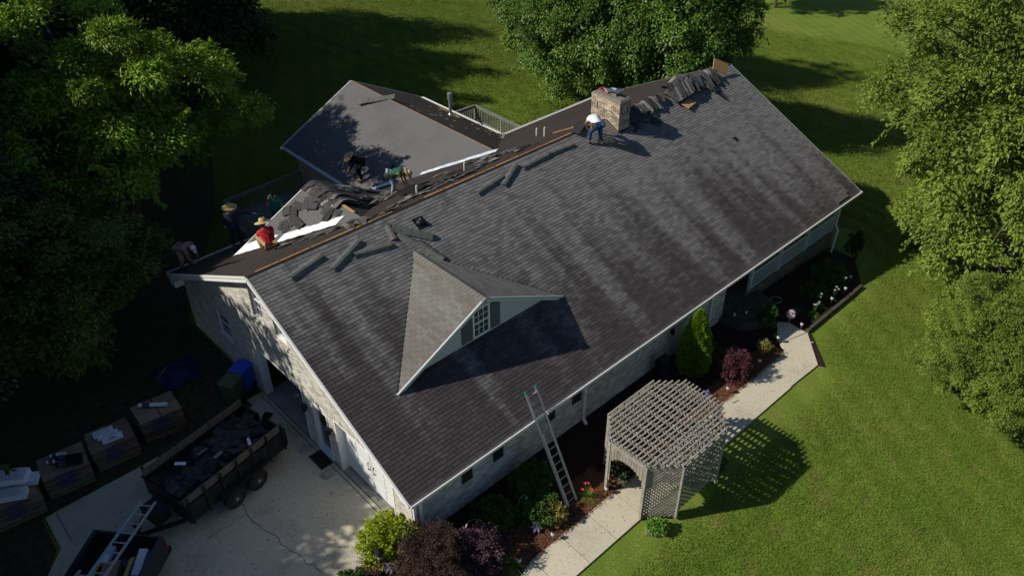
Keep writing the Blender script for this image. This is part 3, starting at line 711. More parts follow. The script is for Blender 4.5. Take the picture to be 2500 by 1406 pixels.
# --- orange bare sheathing where the ridge caps came off
x = .35
while x < 15.9:
    ln = random.uniform(.5, 1.9); y0 = .05+random.uniform(-.012, .02)
    if not (5.0 < x < 5.9): MB().beam((x, y0+.03, zb(y0+.03)+.006), (min(x+ln, 15.95), y0+.03, zb(y0+.03)+.006), random.uniform(.03, .055), .012).build('sheathing_strip', 'wood', house)
    x += ln+random.choice((0, 0, .06))
yy = (RZ-WZ)/K+.3
while yy < 13.9:
    ln = random.uniform(.6, 1.6); wd = .05 if yy < 11.4 else .17
    MB().beam((WXM+wd*.3, yy, WZ+.006-wd*.3*K), (WXM+wd*.3, min(yy+ln, 13.95), WZ+.006-wd*.3*K), wd, .012, up=(K, 0, 1)).build('sheathing_strip', 'wood', house); yy += ln+.03
MB().beam((DX+.0, 3.1, DZ+.012), (DX+.0, 1.95, DZ+.012), .1, .02).build('sheathing_strip', 'osb', house)
MB().beam((DX+.0, 3.75, DZ+.012), (DX+.0, 3.2, DZ+.012), .07, .02).build('sheathing_strip', 'clay', house)
pb = MB()
for x, y, w, l_ in ((16.85, 11.6, .25, 1.1), (16.75, 10.5, .22, .9), (16.5, 10.0, .2, .7)): pb.beam((x, y-l_/2, E+(WX1-x)*K+.006), (x-.03, y+l_/2, E+(WX1-x)*K+.006), w, .01, up=(K, 0, 1))
for k in range(26): 
    x = random.uniform(13.6, 17); y = random.uniform(6.6, 12.5); l_ = random.uniform(.05, .28); pb.beam((x, y-l_/2, E+(WX1-x)*K+.004), (x, y+l_/2, E+(WX1-x)*K+.004), .04, .006, up=(K, 0, 1))
pb.build('bare_patch', 'osb', house)
# felt lap lines on the wing and specks of nails
fl = MB()
for k in range(1, 5):
    x = WX0+k*.83; y0 = max(W-(x-WX0), 3.3); fl.beam((x, y0, E+(x-WX0)*K+.003), (x, WY-.02, E+(x-WX0)*K+.003), .012, .006, up=(-K, 0, 1))
fl.build('felt_lap', 'felt', w1l)
sp_ = MB()
for k in range(420):
    x = random.uniform(WX0+.1, WXM-.1); y = random.uniform(max(3.3, W-(x-WX0)), 13.9); s_ = random.uniform(.008, .03); sp_.beam((x, y, E+(x-WX0)*K+.004), (x+s_*random.uniform(-1, 1), y+s_, E+(x-WX0)*K+.004), s_*.6, .004, up=(-K, 0, 1))
for k in range(250):
    x = random.uniform(.3, 16); y = random.uniform(.2, 6.5); s_ = random.uniform(.008, .022); sp_.beam((x, y, zb(y)+.004), (x+s_, y+s_*.3, zb(y)+.004), s_*.6, .004)
sp_.build('nail_speckle', 'loose2', house, kind='stuff')
crm = MB()
for k in range(900):
    x = random.uniform(.6, 24.2); y = random.gauss(0, .75)
    if abs(y) > 2.6 or (CX0_-.1 < x < CX0_+.8 and abs(y) < .85): continue
    if y < -1.2 and abs(x-DX) < 1.2: continue
    s_ = random.uniform(.008, .035); z_ = RZ-abs(y)*K+.014; crm.beam((x, y, z_), (x+s_*random.uniform(-1, 1), y+s_, z_+.004), s_*.7, .006)
crm.build('shingle_crumbs', 'loose', house, kind='stuff')
# --- valley flashing, crumpled
def flashing(name, f0, f1, wa, wb, nA, nB, n, m, z=.02):
    """strip folded along the valley line f0-f1; nA, nB: unit directions across on each slope"""
    f0 = Vector(f0); f1 = Vector(f1); mb = MB(); nA = Vector(nA); nB = Vector(nB)
    def row(i):
        p = f0.lerp(f1, i/n); j = random.uniform(-.02, .03); k = random.uniform(-.03, .03)
        return [p+nA*(wa+k)+Vector((0, 0, z+abs(j))), p+nA*wa*.5+Vector((0, 0, z+random.uniform(0, .03))), p+Vector((0, 0, z+random.uniform(0, .015))), p+nB*wb*.5+Vector((0, 0, z+random.uniform(0, .03))), p+nB*(wb+k)+Vector((0, 0, z+abs(j)))]
    rows = [row(i) for i in range(n+1)]
    for a, b in zip(rows[:-1], rows[1:]):
        for k in range(4): mb.poly([a[k], a[k+1], b[k+1], b[k]])
    bm = bmesh.new(); me = mb.mesh(name); bm.from_mesh(me); bmesh.ops.remove_doubles(bm, verts=bm.verts[:], dist=1e-4); bmesh.ops.recalc_face_normals(bm, faces=bm.faces[:])
    if sum(f.normal.z for f in bm.faces) < 0: bmesh.ops.reverse_faces(bm, faces=bm.faces[:])
    bm.to_mesh(me); bm.free(); return link(name, me, m, house)
V0 = Vector((DX-DWB, DYB, zb(DYB))); V1 = Vector((DX, DR_, DZ)); q = lambda t: V0.lerp(V1, t)
dA = Vector((1, 1, 0)).normalized(); 
nbl = Vector((1, 0, K)).normalized(); nmb = Vector((0, -1, K)).normalized()    # up the dormer slope / up the main slope
flashing('valley_flashing', q(0.0), q(.27), .56, .06, nbl, nmb, 9, 'flash'); flashing('valley_flashing', q(.33), q(.80), .46, .06, nbl, nmb, 16, 'flash')
V2 = Vector((WX0, W, E)); V3 = Vector((WXM, (RZ-WZ)/K, WZ)); q2 = lambda t: V2.lerp(V3, t)
flashing('valley_flashing', q2(.05), q2(.26), .22, .10, nbl, nmb, 8, 'zinc'); flashing('valley_flashing', q2(.44), q2(.99), .22, .10, nbl, nmb, 18, 'zinc')
V4 = Vector((DX+DWB, DYB, zb(DYB))); flashing('old_valley_metal', V4, V4.lerp(V1, .45), .28, .26, Vector((-1, 0, K)).normalized(), nmb, 6, 'oldmetal')
V5 = Vector((WX1, W, E)); flashing('old_valley_metal', V5, V5.lerp(V3, .28), .22, .22, Vector((-1, 0, K)).normalized(), nmb, 6, 'oldmetal')
# --- vent pipes, roof vent, flue
for x, y, h in ((7.4, 1.31, .38), (10.33, 2.1, .36), (15.2, 3.0, .36), (14.67, 2.01, .42)):
    MB().lathe([(.038, 0), (.038, .1), (.04, .1), (.04, h)], (x, y, zb(y)-.02), 10).build('vent_pipe', 'pipe', house)
ff = slope_frame((5.96, -.75, zf(-.75)), (1, 0, 0), (0, 1, K)).to_3x3()
rv = MB(); rv.box(Vector((5.98, -.72, zf(-.72)+.02)), (.40, .46, .02), ff); rvo = rv.build('roof_vent', 'black', house)
MB().lathe([(.15, 0), (.14, .06), (.10, .11), (.03, .13)], (5.98, -.72, zf(-.72)+.02), 14).build('vent_hood', 'black', rvo)
MB().lathe([(.045, .12), (.045, .15)], (5.98, -.72, zf(-.72)+.02), 10).build('vent_cap', 'lead', rvo)
fx, fy = 16.04, 9.94; fz = E+(WX1-fx)*K
fo = MB().lathe([(.17, -.05), (.10, .12), (.075, .15), (.075, .92)], (fx, fy, fz), 16).build('flue_pipe', 'flue', house, smooth=False)
MB().lathe([(.09, .88), (.12, .90), (.12, 1.16), (.115, 1.2), (.03, 1.23)], (fx, fy, fz), 16).build('flue_cap', 'flue', fo)
# --- replacement patch at the front right eave
MB().beam((23.05, -7.30, zf(-7.30)+.03), (24.0, -7.30, zf(-7.30)+.03), .26, .014, up=(0, -K, 1)).build('loose_course', 'loose2', house)
MB().beam((23.1, -7.42, zf(-7.45)+.012), (24.15, -7.42, zf(-7.45)+.012), .16, .012, up=(0, -K, 1)).build('bare_edge', 'roofbase', house)

# --- chimney
CX0, CX1, CY0, CY1, CZT = 16.10, 16.77, -.74, .76, 7.0
ch = MB().bx(CX0+.01, CX1-.01, CY0+.01, CY1-.01, 5.3, CZT).build('chimney', 'mortar2', house)
r = 0; z = 5.38; CJ = .016; restc = MB()
def cbrick(u0, u1, z, ax, h=BH, proud=.0):
    if ax == 'x':
        if z+h < min(RZ-abs(u0)*K, RZ-abs(u1)*K)-.02: return
        mb = MB(); mb.bx(-.012-proud, .0, -(u1-u0)/2, (u1-u0)/2, 0, h, random.random()); mb.build('brick', 'chbrick', ch, loc=(CX0+.011, (u0+u1)/2, z))
    else:
        if z+h < zf(CY0): return
        mb = MB(); mb.bx(-(u1-u0)/2, (u1-u0)/2, -.012-proud, .0, 0, h, random.random()); mb.build('brick', 'chbrick', ch, loc=((u0+u1)/2, CY0+.011, z))
SP = (6.50, 6.71)   # soldier panel
while z < CZT-.06:
    pr_ = .015 if z > CZT-.22 else 0
    insp = SP[0]-.01 < z+BH*.5 < SP[1]
    for ax, a0, a1, s0, s1 in (('x', CY0, CY1, -.42, .46), ('y', CX0, CX1, 16.24, 16.62)):
        u = a0-(.106 if r % 2 else 0)
        while u < a1:
            p, q_ = max(u, a0), min(u+BL, a1)
            segs = [(p, q_)]
            if insp: segs = [(a, b) for a, b in ((p, min(q_, s0-.01)), (max(p, s1+.01), q_)) if b-a > .03]
            for a, b in segs:
                if b-a > .03: cbrick(a, b, z, ax, proud=pr_)
            u += BL+CJ
    for (x0, x1, y0, y1) in ((CX1-.011, CX1+.001, CY0, CY1), (CX0, CX1, CY1-.011, CY1+.001)): restc.bx(x0, x1, y0, y1, z, z+BH, random.random())
    z += BH+CJ; r += 1
for ax, s0, s1 in (('x', -.42, .46), ('y', 16.24, 16.62)):
    n_ = int((s1-s0)/.0677)
    for k in range(n_): a = s0+k*.0677; cbrick(a+.005, a+.0627, SP[0]+.01, ax, h=.185, proud=.004)
restc.build('brickwork', 'chbrick', ch, kind='stuff')
MB().hexa([(CX0-.03, CY0-.03, CZT-.0), (CX1+.03, CY0-.03, CZT), (CX1+.03, CY1+.03, CZT), (CX0-.03, CY1+.03, CZT), (CX0+.06, CY0+.06, CZT+.07), (CX1-.06, CY0+.06, CZT+.07), (CX1-.06, CY1-.06, CZT+.07), (CX0+.06, CY1-.06, CZT+.07)]).build('chimney_crown', 'crown', ch)
for y in (.22, .50): 
    f_ = MB()
    for a, b, c, d in ((-.12, .12, -.11, -.08), (-.12, .12, .08, .11), (-.12, -.09, -.08, .08), (.09, .12, -.08, .08)): f_.bx(CX0+.33+a, CX0+.33+b, y+c, y+d, CZT+.05, CZT+.16)
    f_.build('flue_liner', 'clay', ch)
c_ = MB(); c_.box((CX0+.36, -.16, CZT+.27), (.50, .56, .03), Matrix.Rotation(.16, 3, 'Y') @ Matrix.Rotation(.2, 3, 'Z')); c_.build('chimney_lid', 'lead', ch)
c_ = MB(); c_.box((CX0+.36, -.16, CZT+.15), (.26, .3, .18)); c_.build('flue_box', 'crown', ch)
c_ = MB(); c_.box((CX0+.2, .12, CZT+.23), (.26, .20, .02), Matrix.Rotation(.5, 3, 'X') @ Matrix.Rotation(.3, 3, 'Y')); c_.build('bent_flashing', 'zinc', ch)
c_ = MB(); c_.box((CX0+.36, -.1, CZT+.305), (.26, .16, .02), Matrix.Rotation(.26, 3, 'Y') @ Matrix.Rotation(.6, 3, 'Z')); c_.build('bent_flashing', 'pack', ch)
st = MB(); st.beam((CX0-.015, CY0, zf(CY0)+.02), (CX0-.015, -.1, zf(-.1)+.02), .10, .012, up=(-1, 0, .3)); st.beam((CX0-.02, CY0-.02, zf(CY0)+.03), (CX1, CY0-.02, zf(CY0)+.03), .10, .012); st.build('step_flashing', 'roofbase', ch)
st = MB(); st.beam((CX0-.03, CY0-.03, zf(CY0)+.02), (CX0-.03, -.05, zf(-.05)+.02), .12, .012, up=(-.3, 0, 1)); st.build('apron_flashing', 'cap2', ch)

# --- porch
pf = MB(); pf.bx(15.71, 24.3, YF+.01, -5.41, -.9, .30); po = pf.build('porch_floor', 'stoop', house)
fbk = MB(); r = 0; z = -.75
while z < .34:
    u = 17.3-(.106 if r % 2 else 0)
    while u < 24.3: a, b = max(u, 17.3), min(u+BL, 24.3); fbk.bx(a, b, YF-.004, YF+.01, z, z+BH, random.random()) if b-a > .03 else None; u += BL+BJ
    z += BH+BJ; r += 1
fbk.build('foundation_brickwork', 'foundation', po, kind='stuff')
rail = MB(); rail.bx(17.6, 24.2, YF+.02, YF+.08, 1.15, 1.22); rail.bx(17.6, 24.2, YF+.03, YF+.07, .42, .47); ro = rail.build('porch_railing', 'bluewhite', house)
x = 17.75
while x < 24.15: MB().bx(x-.016, x+.016, YF+.032, YF+.068, .47, 1.15).build('baluster', 'bluewhite', ro); x += .14
for x in (17.6, 19.75, 21.9, 24.2): MB().bx(x-.06, x+.06, YF+.0, YF+.12, .3, 2.3).build('porch_post', 'bluewhite', house)
# stoop: curved brick steps
stp = MB(); stp.tube([(16.9, -7.05, -.2), (16.9, -7.05, .10)], [1.35, 1.35], 28); stp.build('entrance_stoop', 'stoop', house)
stp = MB(); stp.tube([(16.9, -7.05, -.2), (16.9, -7.05, .22)], [1.0, 1.0], 28); s2 = stp.build('entrance_stoop', 'stoop', house)
for rr, zt in ((1.27, .10), (.92, .22), (.70, .22), (.5, .22)):
    n_ = int(math.pi*rr/.11)
    for k in range(n_):
        t = math.pi+math.pi*(k+.5)/n_
        MB().box((0, 0, 0), (.10, .15, .02), Matrix.Rotation(t+math.pi/2, 3, 'Z')).build('paver', 'stoop', s2, loc=(16.9+rr*math.cos(t), -7.05+rr*math.sin(t), zt+.005))

# ================================================================== THINGS ON THE ROOF
def rnd(a, b): return random.uniform(a, b)
def cap_strip(a, b, label, w=.15, lift=.02, bare_end=True):
    """a length of torn off ridge cap: bent along its middle, single caps overlapping, resting on its two edges"""
    a = Vector(a); b = Vector(b); d = b-a; ln = d.length; x = d.normalized()
    n_ = Vector((0, -K, 1)).normalized(); y = n_.cross(x).normalized(); n_ = x.cross(y)
    rot = Matrix((x, y, n_)).transposed().to_4x4(); rot.translation = a+n_*lift
    t = thing('ridge_cap_strip', label, 'shingles', group='torn off ridge caps on the front slope'); t.matrix_world = rot
    n = max(3, int(ln/.15)); hgt = .075
    for i in range(n):
        x0 = i*ln/n; x1 = x0+ln/n+.02; mb = MB(); z0 = .004*(i % 2)+.0; dz = rnd(-.006, .006)
        A = [(x0, -w, z0), (x1, -w, z0), (x1, -w*.28, hgt+dz), (x0, -w*.28, hgt+dz+.006)]; B = [(x0, -w*.28, hgt+dz+.006), (x1, -w*.28, hgt+dz), (x1, w*.28, hgt+dz), (x0, w*.28, hgt+dz+.006)]
        C = [(x0, w*.28, hgt+dz+.006), (x1, w*.28, hgt+dz), (x1, w, z0), (x0, w, z0)]
        for q in (A, B, C): mb.hexa([(p[0], p[1], p[2]-.012) for p in q]+q)
        mb.build('cap_shingle', 'cap2' if (bare_end and i == n-1) else 'cap', t)
    return t
def fp(x, y, h=0): return (x, y, zf(y)+h)
cap_strip(fp(1.09, -.60), fp(2.33, -.40), 'torn ridge cap strip nearest the left gable end, below the orange ridge line')
cap_strip(fp(2.37, -.92), fp(3.72, -.45), 'second ridge cap strip from the left gable, slanting up towards the ridge')
cap_strip(fp(3.27, -.79), fp(4.55, -.99), 'ridge cap strip lying level just left of the front dormer peak')
cap_strip(fp(4.95, -.50), fp(5.97, -1.32), 'upper of the crossed ridge cap strips above the front dormer', lift=.06)
cap_strip(fp(4.98, -.76), fp(5.52, -1.52), 'lower of the crossed ridge cap strips above the front dormer', lift=.02)
cap_strip(fp(5.45, -1.30), fp(5.78, -2.12), 'ridge cap strip sliding down beside the top of the front dormer', bare_end=False)
cap_strip(fp(4.92, -.36), fp(4.80, -.86), 'short broken cap piece under the crossed strips above the dormer')
cap_strip(fp(8.62, -.62), fp(9.98, -.45), 'ridge cap strip in the middle of the roof, left one of the pair touching')
cap_strip(fp(9.76, -.76), fp(10.85, -.28), 'ridge cap strip set crosswise in the middle of the roof below the ridge')
cap_strip(fp(11.0, -.46), fp(12.35, -.42), 'ridge cap strip along the ridge right of the crosswise one', bare_end=False)
cap_strip(fp(12.38, -.39), fp(13.72, -.45), 'ridge cap strip along the ridge closest to the man in white')
cap_strip(fp(14.9, -.62), fp(15.6, -.95), 'ridge cap strip beside the chimney base in front of the man in white')
cap_strip(fp(15.2, -.95), fp(16.0, -1.62), 'ridge cap strip half in the shadow of the man in white')
cap_strip(fp(16.95, -.35), fp(18.1, -1.35), 'long cap strip lying in the chimney shadow')
cap_strip(fp(16.95, -1.0), fp(17.5, -1.45), 'short cap strip in the chimney shadow under the long one', bare_end=False)
# the chunk lying over the wing ridge
t = thing('ridge_cap_strip', 'wide strip of old shingles lying across the ridge of the rear wing', 'shingles')
pa_, pb_ = Vector((12.15, 12.15, WZ-.30)), Vector((13.30, 10.75, WZ+.09))
for i in range(7):
    a_ = pa_.lerp(pb_, i/7); b_ = pa_.lerp(pb_, (i+1)/7+.02); a_.z = max(a_.z, E+(min(a_.x, WXM)-WX0)*K+.03); b_.z = max(b_.z, E+(min(b_.x, WXM)-WX0)*K+.03)
    MB().beam(a_, b_, .36, .03, up=(-K*.6, 0, 1)).build('cap_shingle', 'cap', t)

lid = [0]
def slab(name, c, d, rot, m, label, group):
    key = ('slab', m, tuple(round(v, 2) for v in d))
    if key not in meshes:
        mb = MB(); nx = 3; a, b, h = d
        for i in range(nx):
            z = [0, .02, .012, 0][i]; z2 = [0, .02, .012, 0][i+1]; x0 = -a/2+a*i/nx; x1 = -a/2+a*(i+1)/nx
            mb.hexa([(x0, -b/2, z), (x1, -b/2, z2), (x1, b/2, z2), (x0, b/2, z), (x0, -b/2, z+h), (x1, -b/2, z2+h), (x1, b/2, z2+h), (x0, b/2, z+h)])
        me = mb.mesh(name); me.materials.append(M_[m]); meshes[key] = me
    o = link(name, meshes[key], None); o.matrix_world = Matrix.Translation(c) @ rot; tag(o, label, 'shingle' if label else None, group); return o
def slope_rot(n, a): 
    n = Vector(n).normalized(); x = Vector((math.cos(a), math.sin(a), 0)); x = (x-n*x.dot(n)).normalized(); y = n.cross(x); return Matrix((x, y, n)).transposed().to_4x4()
def bent_shingle(t, cx, cz, half_a, half_b, w, ang=0, lift=0, lean=0., axis='x', mat_='loose', m=7, rid=RZ, slope=K):
    """one torn strip arched over the ridge; axis 'x': the ridge runs along x and the strip hangs over it along y"""
    mb = MB(); P = []
    for i in range(m):
        s_ = -half_a+(half_a+half_b)*i/(m-1); z = rid-math.sqrt(s_*s_+.02)*slope+.07+lift*(1-abs(s_)/max(half_a, half_b)*.55)
        P.append((s_, z))
    ca, sa = math.cos(ang), math.sin(ang)
    def pt(u, s_, z):
        uu = u*ca-s_*sa; ss = u*sa+s_*ca; zz_ = z+u*lean
        return (cx+uu, cz+ss, zz_) if axis == 'x' else (cx+ss, cz+uu, zz_)
    for (s0, z0), (s1, z1) in zip(P[:-1], P[1:]):
        for dz in (0,):
            q = [pt(-w/2, s0, z0), pt(w/2, s0, z0), pt(w/2, s1, z1), pt(-w/2, s1, z1)]
            mb.poly(q); mb.poly([(a, b, c-.008) for a, b, c in reversed(q)])
    e = [pt(-w/2, s, z) for s, z in P]; 
    for a, b in zip(e[:-1], e[1:]): mb.poly([(a[0], a[1], a[2]-.008), a, b, (b[0], b[1], b[2]-.008)])
    e = [pt(w/2, s, z) for s, z in P]
    for a, b in zip(e[:-1], e[1:]): mb.poly([a, (a[0], a[1], a[2]-.008), (b[0], b[1], b[2]-.008), b])
    s0, z0 = P[0]; a = pt(-w/2, s0, z0); b = pt(w/2, s0, z0); mb.poly([(a[0], a[1], a[2]-.008), (b[0], b[1], b[2]-.008), b, a])
    mb.build('shingle', mat_, t)
t = thing('shingle_pile', 'low row of torn shingles draped over the ridge right of the chimney', 'shingle pile', (18.4, 0, RZ))
t.location = (0, 0, 0)
for i in range(24):
    x = 17.45+i*.085+rnd(-.04, .04); bent_shingle(t, x, -.15, rnd(.30, .62), rnd(.0, .22), rnd(.12, .28), rnd(-.45, .12), rnd(.03, .20), lean=rnd(-.5, .6), mat_=random.choice(('loose', 'loose', 'loose2', 'loose2')))
for i in range(26): 
    x = rnd(16.95, 18.6); y = rnd(-1.1, -.35); slab('shingle', (x, y, zf(y)+rnd(.02, .16)), random.choice([(.5, .3, .008), (.35, .2, .008), (.3, .14, .008)]), slope_rot(Vector((0, -K, 1))+Vector((rnd(-.35, .35), rnd(-.35, .35), 0)), rnd(0, 3.1)), 'loose', None, None).parent = t
for i in range(0): 
    x = rnd(17.2, 19.2); y = rnd(-.9, -.3); bent_shingle(t, x, 0, .9, -.5, .2, rnd(-1, 1), .02, mat_='loose')
t = thing('shingle_pile', 'big dark heap of torn shingles arched over the ridge near the far gable', 'shingle pile')
for i in range(34):
    f = i/33; x = 20.15+f*3.0+rnd(-.05, .05); hump = .50*math.exp(-((f-.22)/.28)**2)+.22*math.exp(-((f-.7)/.25)**2)
    bent_shingle(t, x, rnd(-.10, .05), rnd(.45, .78), rnd(.2, .5), rnd(.2, .36), rnd(-.5, -.1), hump*rnd(.5, 1.05)+rnd(-.03, .06), lean=rnd(-.7, .8), mat_=random.choice(('loose', 'loose', 'loose2', 'loose')))
for i in range(18):
    f = i/17; x = 19.95+f*1.1; bent_shingle(t, x, -.22, rnd(.5, .62), rnd(.1, .25), .28, rnd(-.3, .1), .08+.30*f+rnd(0, .04), lean=.3, mat_=random.choice(('loose', 'loose2', 'loose')))
for i in range(14): bent_shingle(t, rnd(20.6, 23.9), rnd(-.5, -.1), rnd(.3, .7), rnd(-.1, .1), rnd(.12, .3), rnd(-1.2, 1.2), rnd(.02, .12), mat_='loose')
def board(label, c, dims, rot, m='osb'):
    mb = MB(); mb.box((0, 0, 0), dims); o = mb.build('sheathing_panel', m); o.matrix_world = Matrix.Translation(c) @ rot
    bev = o.modifiers.new('b', 'BEVEL'); bev.width = .008; tag(o, label, 'board'); return o
board('square orange board standing on the ridge at the far gable end', (23.75, -.25, RZ+.24), (.85, .035, .55), (Matrix.Rotation(-.5, 4, 'Z') @ Matrix.Rotation(.45, 4, 'Y') @ Matrix.Rotation(-.7, 4, 'X')))
board('orange board sticking out from under the big shingle heap', (20.55, -.95, zf(-.95)+.10), (.75, .38, .03), (Matrix.Rotation(.2, 4, 'Z') @ Matrix.Rotation(.30, 4, 'X')))
def scrap(label, pts, m, z=.02, group=None, name='shingle_scrap', surf=zf):
    mb = MB(); top = [(x, y, surf(y)+z) for x, y in pts]; mb.poly(top); mb.poly([(a, b, c-.01) for a, b, c in reversed(top)])
    n = len(top)
    for i in range(n): a = top[i]; b = top[(i+1) % n]; mb.poly([b, a, (a[0], a[1], a[2]-.01), (b[0], b[1], b[2]-.01)])
    o = mb.build(name, m); tag(o, label, 'shingle', group); return o
scrap('torn leaf shaped scrap below the big heap on the front slope', [(22.55, -1.05), (22.8, -.9), (22.98, -1.2), (22.85, -1.62), (22.68, -1.5)], 'loose')
scrap('small dark scrap alone in the middle of the far front slope', [(21.1, -3.0), (21.34, -3.02), (21.36, -3.16), (21.2, -3.28)], 'tar')
for i, (x, y) in enumerate(((2.9, -2.6), (7.1, -1.7), (9.3, -3.1), (6.1, -6.2), (1.9, -5.6), (14.2, -4.4), (16.4, -5.1))):
    scrap('tiny pale fleck lying on the front slope', [(x, y), (x+.05, y+.01), (x+.04, y-.04)], 'leaf_gold', group='pale flecks on the front slope', name='fallen_leaf')

NB = (0, K, 1); NL = (-K, 0, 1); NR = (K, 0, 1)
DIM = [(.9, .3, .008), (.6, .3, .008), (.45, .3, .008), (.32, .16, .008), (1.0, .14, .008)]
bl = lambda x: zb(DYB)+(x-(DX-DWB))*K
for i in range(34):       # flat ones on the left slope of the back dormer
    x = rnd(3.0, 4.9); y = rnd(2.3, 4.6)
    if (x-DX+DWB) < (DYB-y)+.80: continue
    slab('loose_shingle', (x, y, bl(x)+rnd(.015, .06)), random.choice(DIM[:4]), slope_rot(Vector(NL)+Vector((rnd(-.06, .06), rnd(-.06, .06), 0)), rnd(0, 3.1)), random.choice(('loose', 'loose2', 'loose')), 'torn shingle lying flat on the left slope of the small back gable', 'torn shingles on the small back gable')
for i in range(95):       # thin shards on the upper back slope between the two valleys and the ridge
    x = rnd(6.2, 13.2); lo = .45; hi = min(4.5, .9+abs(x-5.4)*.34 if x < 10 else 3.6); y = rnd(lo+.3, max(hi, 1.2))
    if x > 9.2 and y > 6.9-(x-9.0): continue
    slab('loose_shingle', (x, y, zb(y)+rnd(.012, .05)), random.choice(DIM[2:]), slope_rot(Vector(NB)+Vector((rnd(-.12, .12), rnd(-.12, .12), 0)), rnd(-.35, .35)), random.choice(('loose', 'loose2')), 'torn shingle shard on the stripped back slope between the ridge and the rear wing', 'torn shards on the back slope')
for i in range(44):       # along the left valley by the man in red
    x = rnd(2.3, 5.6); y = rnd(.35, .9)+(5.4-x)*.75; y = max(.3, y-rnd(.1, .5))
    slab('loose_shingle', (x, y, zb(y)+rnd(.012, .05)), random.choice(DIM[2:]), slope_rot(Vector(NB)+Vector((rnd(-.15, .15), rnd(-.15, .15), 0)), rnd(-.6, .3)), random.choice(('loose', 'loose2')), 'torn shingle shard between the white valley strip and the ridge', 'torn shards by the white valley')
t = thing('shingle_pile', 'wavy heap of torn shingles piled over the small back gable and against the wing', 'shingle pile')
for i in range(30):       # arched over the small gable's ridge (runs along y)
    f = i/29; y = 4.75-f*1.9+rnd(-.08, .08)
    bent_shingle(t, DX+.1, y, rnd(.2, .5), rnd(.5, 1.2), rnd(.2, .34), rnd(-.4, .4), rnd(.02, .14), lean=rnd(-.25, .25), axis='y', mat_=random.choice(('loose', 'loose2', 'loose')), rid=DZ)
for i in range(46):       # on its right slope, into the valley
    x = rnd(5.6, 7.9); y = rnd(2.7, 4.9); z = max(zb(y), DZ-(x-DX)*K)
    mb = MB(); mb.box((0, 0, 0), (rnd(.3, .9), rnd(.12, .3), .008)); o = mb.build('shingle', random.choice(('loose', 'loose2', 'loose')), t)
    o.matrix_world = Matrix.Translation((x, y, z+rnd(.02, .10))) @ slope_rot((Vector(NR) if z > zb(y)+.05 else Vector(NB))+Vector((rnd(-.18, .18), rnd(-.18, .18), 0)), rnd(-.7, .7))
t = thing('shingle_pile', 'small curled heap of torn shingles on the ridge left of the crossed cap strips', 'shingle pile')
for i in range(9): bent_shingle(t, 4.05+rnd(-.4, .5), .3+rnd(-.12, .15), rnd(.15, .35), rnd(.15, .3), rnd(.12, .25), rnd(-.6, 1.4), rnd(.02, .1), mat_=random.choice(('loose', 'loose2')))
# curled tar paper sheet in front of the man in green
t = MB(); n = 9
for i in range(n):
    a0 = (7.45+i*.13, 2.2, 0)
    for j in range(5):
        def hp(i, j): x = 7.35+i*.13; y = 2.55-j*.22; return (x, y, zb(y)+.05+.26*math.sin(math.pi*min(1, (i+.5)/n))*(1-j*.12)+.03*math.sin(i*2.1+j))
        t.poly([hp(i, j), hp(i, j+1), hp(i+1, j+1), hp(i+1, j)])
o = t.build('felt_sheet', 'tar'); tag(o, 'black curled sheet of felt in front of the man in the green shirt', 'felt sheet')
o.modifiers.new('s', 'SOLIDIFY').thickness = .01
def bar_tool(name, label, a, b, blade=None, m='black'):
    t = thing(name, label, 'tool', a); a = Vector(a); d = Vector(b)-a
    MB().beam((0, 0, 0), d, .035, .03).build('handle', m, t)
    if blade: MB().beam((0, 0, 0), -d.normalized()*.2, .18, .012).build('blade', blade, t)
    MB().beam(d, d+d.normalized()*.12, .10, .03).build('grip', m, t)
bar_tool('roof_shovel', 'black handled shingle shovel with a bare metal blade beside the man in green', (9.72, 7.05, E+(9.72-WX0)*K+.04), (10.45, 7.22, E+(10.45-WX0)*K+.04), 'alu')
bar_tool('pry_bar', 'wooden handled pry bar on the stripped slope near the vent pipes', (14.9, 1.75, zb(1.75)+.03), (15.3, 1.05, zb(1.05)+.03), None, 'wood')
t = thing('work_gloves', 'pair of red work gloves dropped on the grey felt of the rear wing', 'gloves', (10.05, 8.99, E+(10.05-WX0)*K+.03))
for dx, dy in ((-.1, .08), (.1, -.08)):
    g = MB(); g.box((dx, dy, dx*K), (.18, .12, .04)); gl = g.build('glove', 'redglove', t)
    g = MB(); g.box((dx+.1, dy+.03, .03+dx*K), (.05, .09, .03)); g.build('cuff', 'whitec', gl)
strip_ = MB(); strip_.beam((17.6, 1.4, zb(1.4)+.02), (18.4, .9, zb(.9)+.02), .03, .03); tag(strip_.build('timber_batten', 'wood'), 'short orange batten on the dark back slope right of the chimney', 'board')

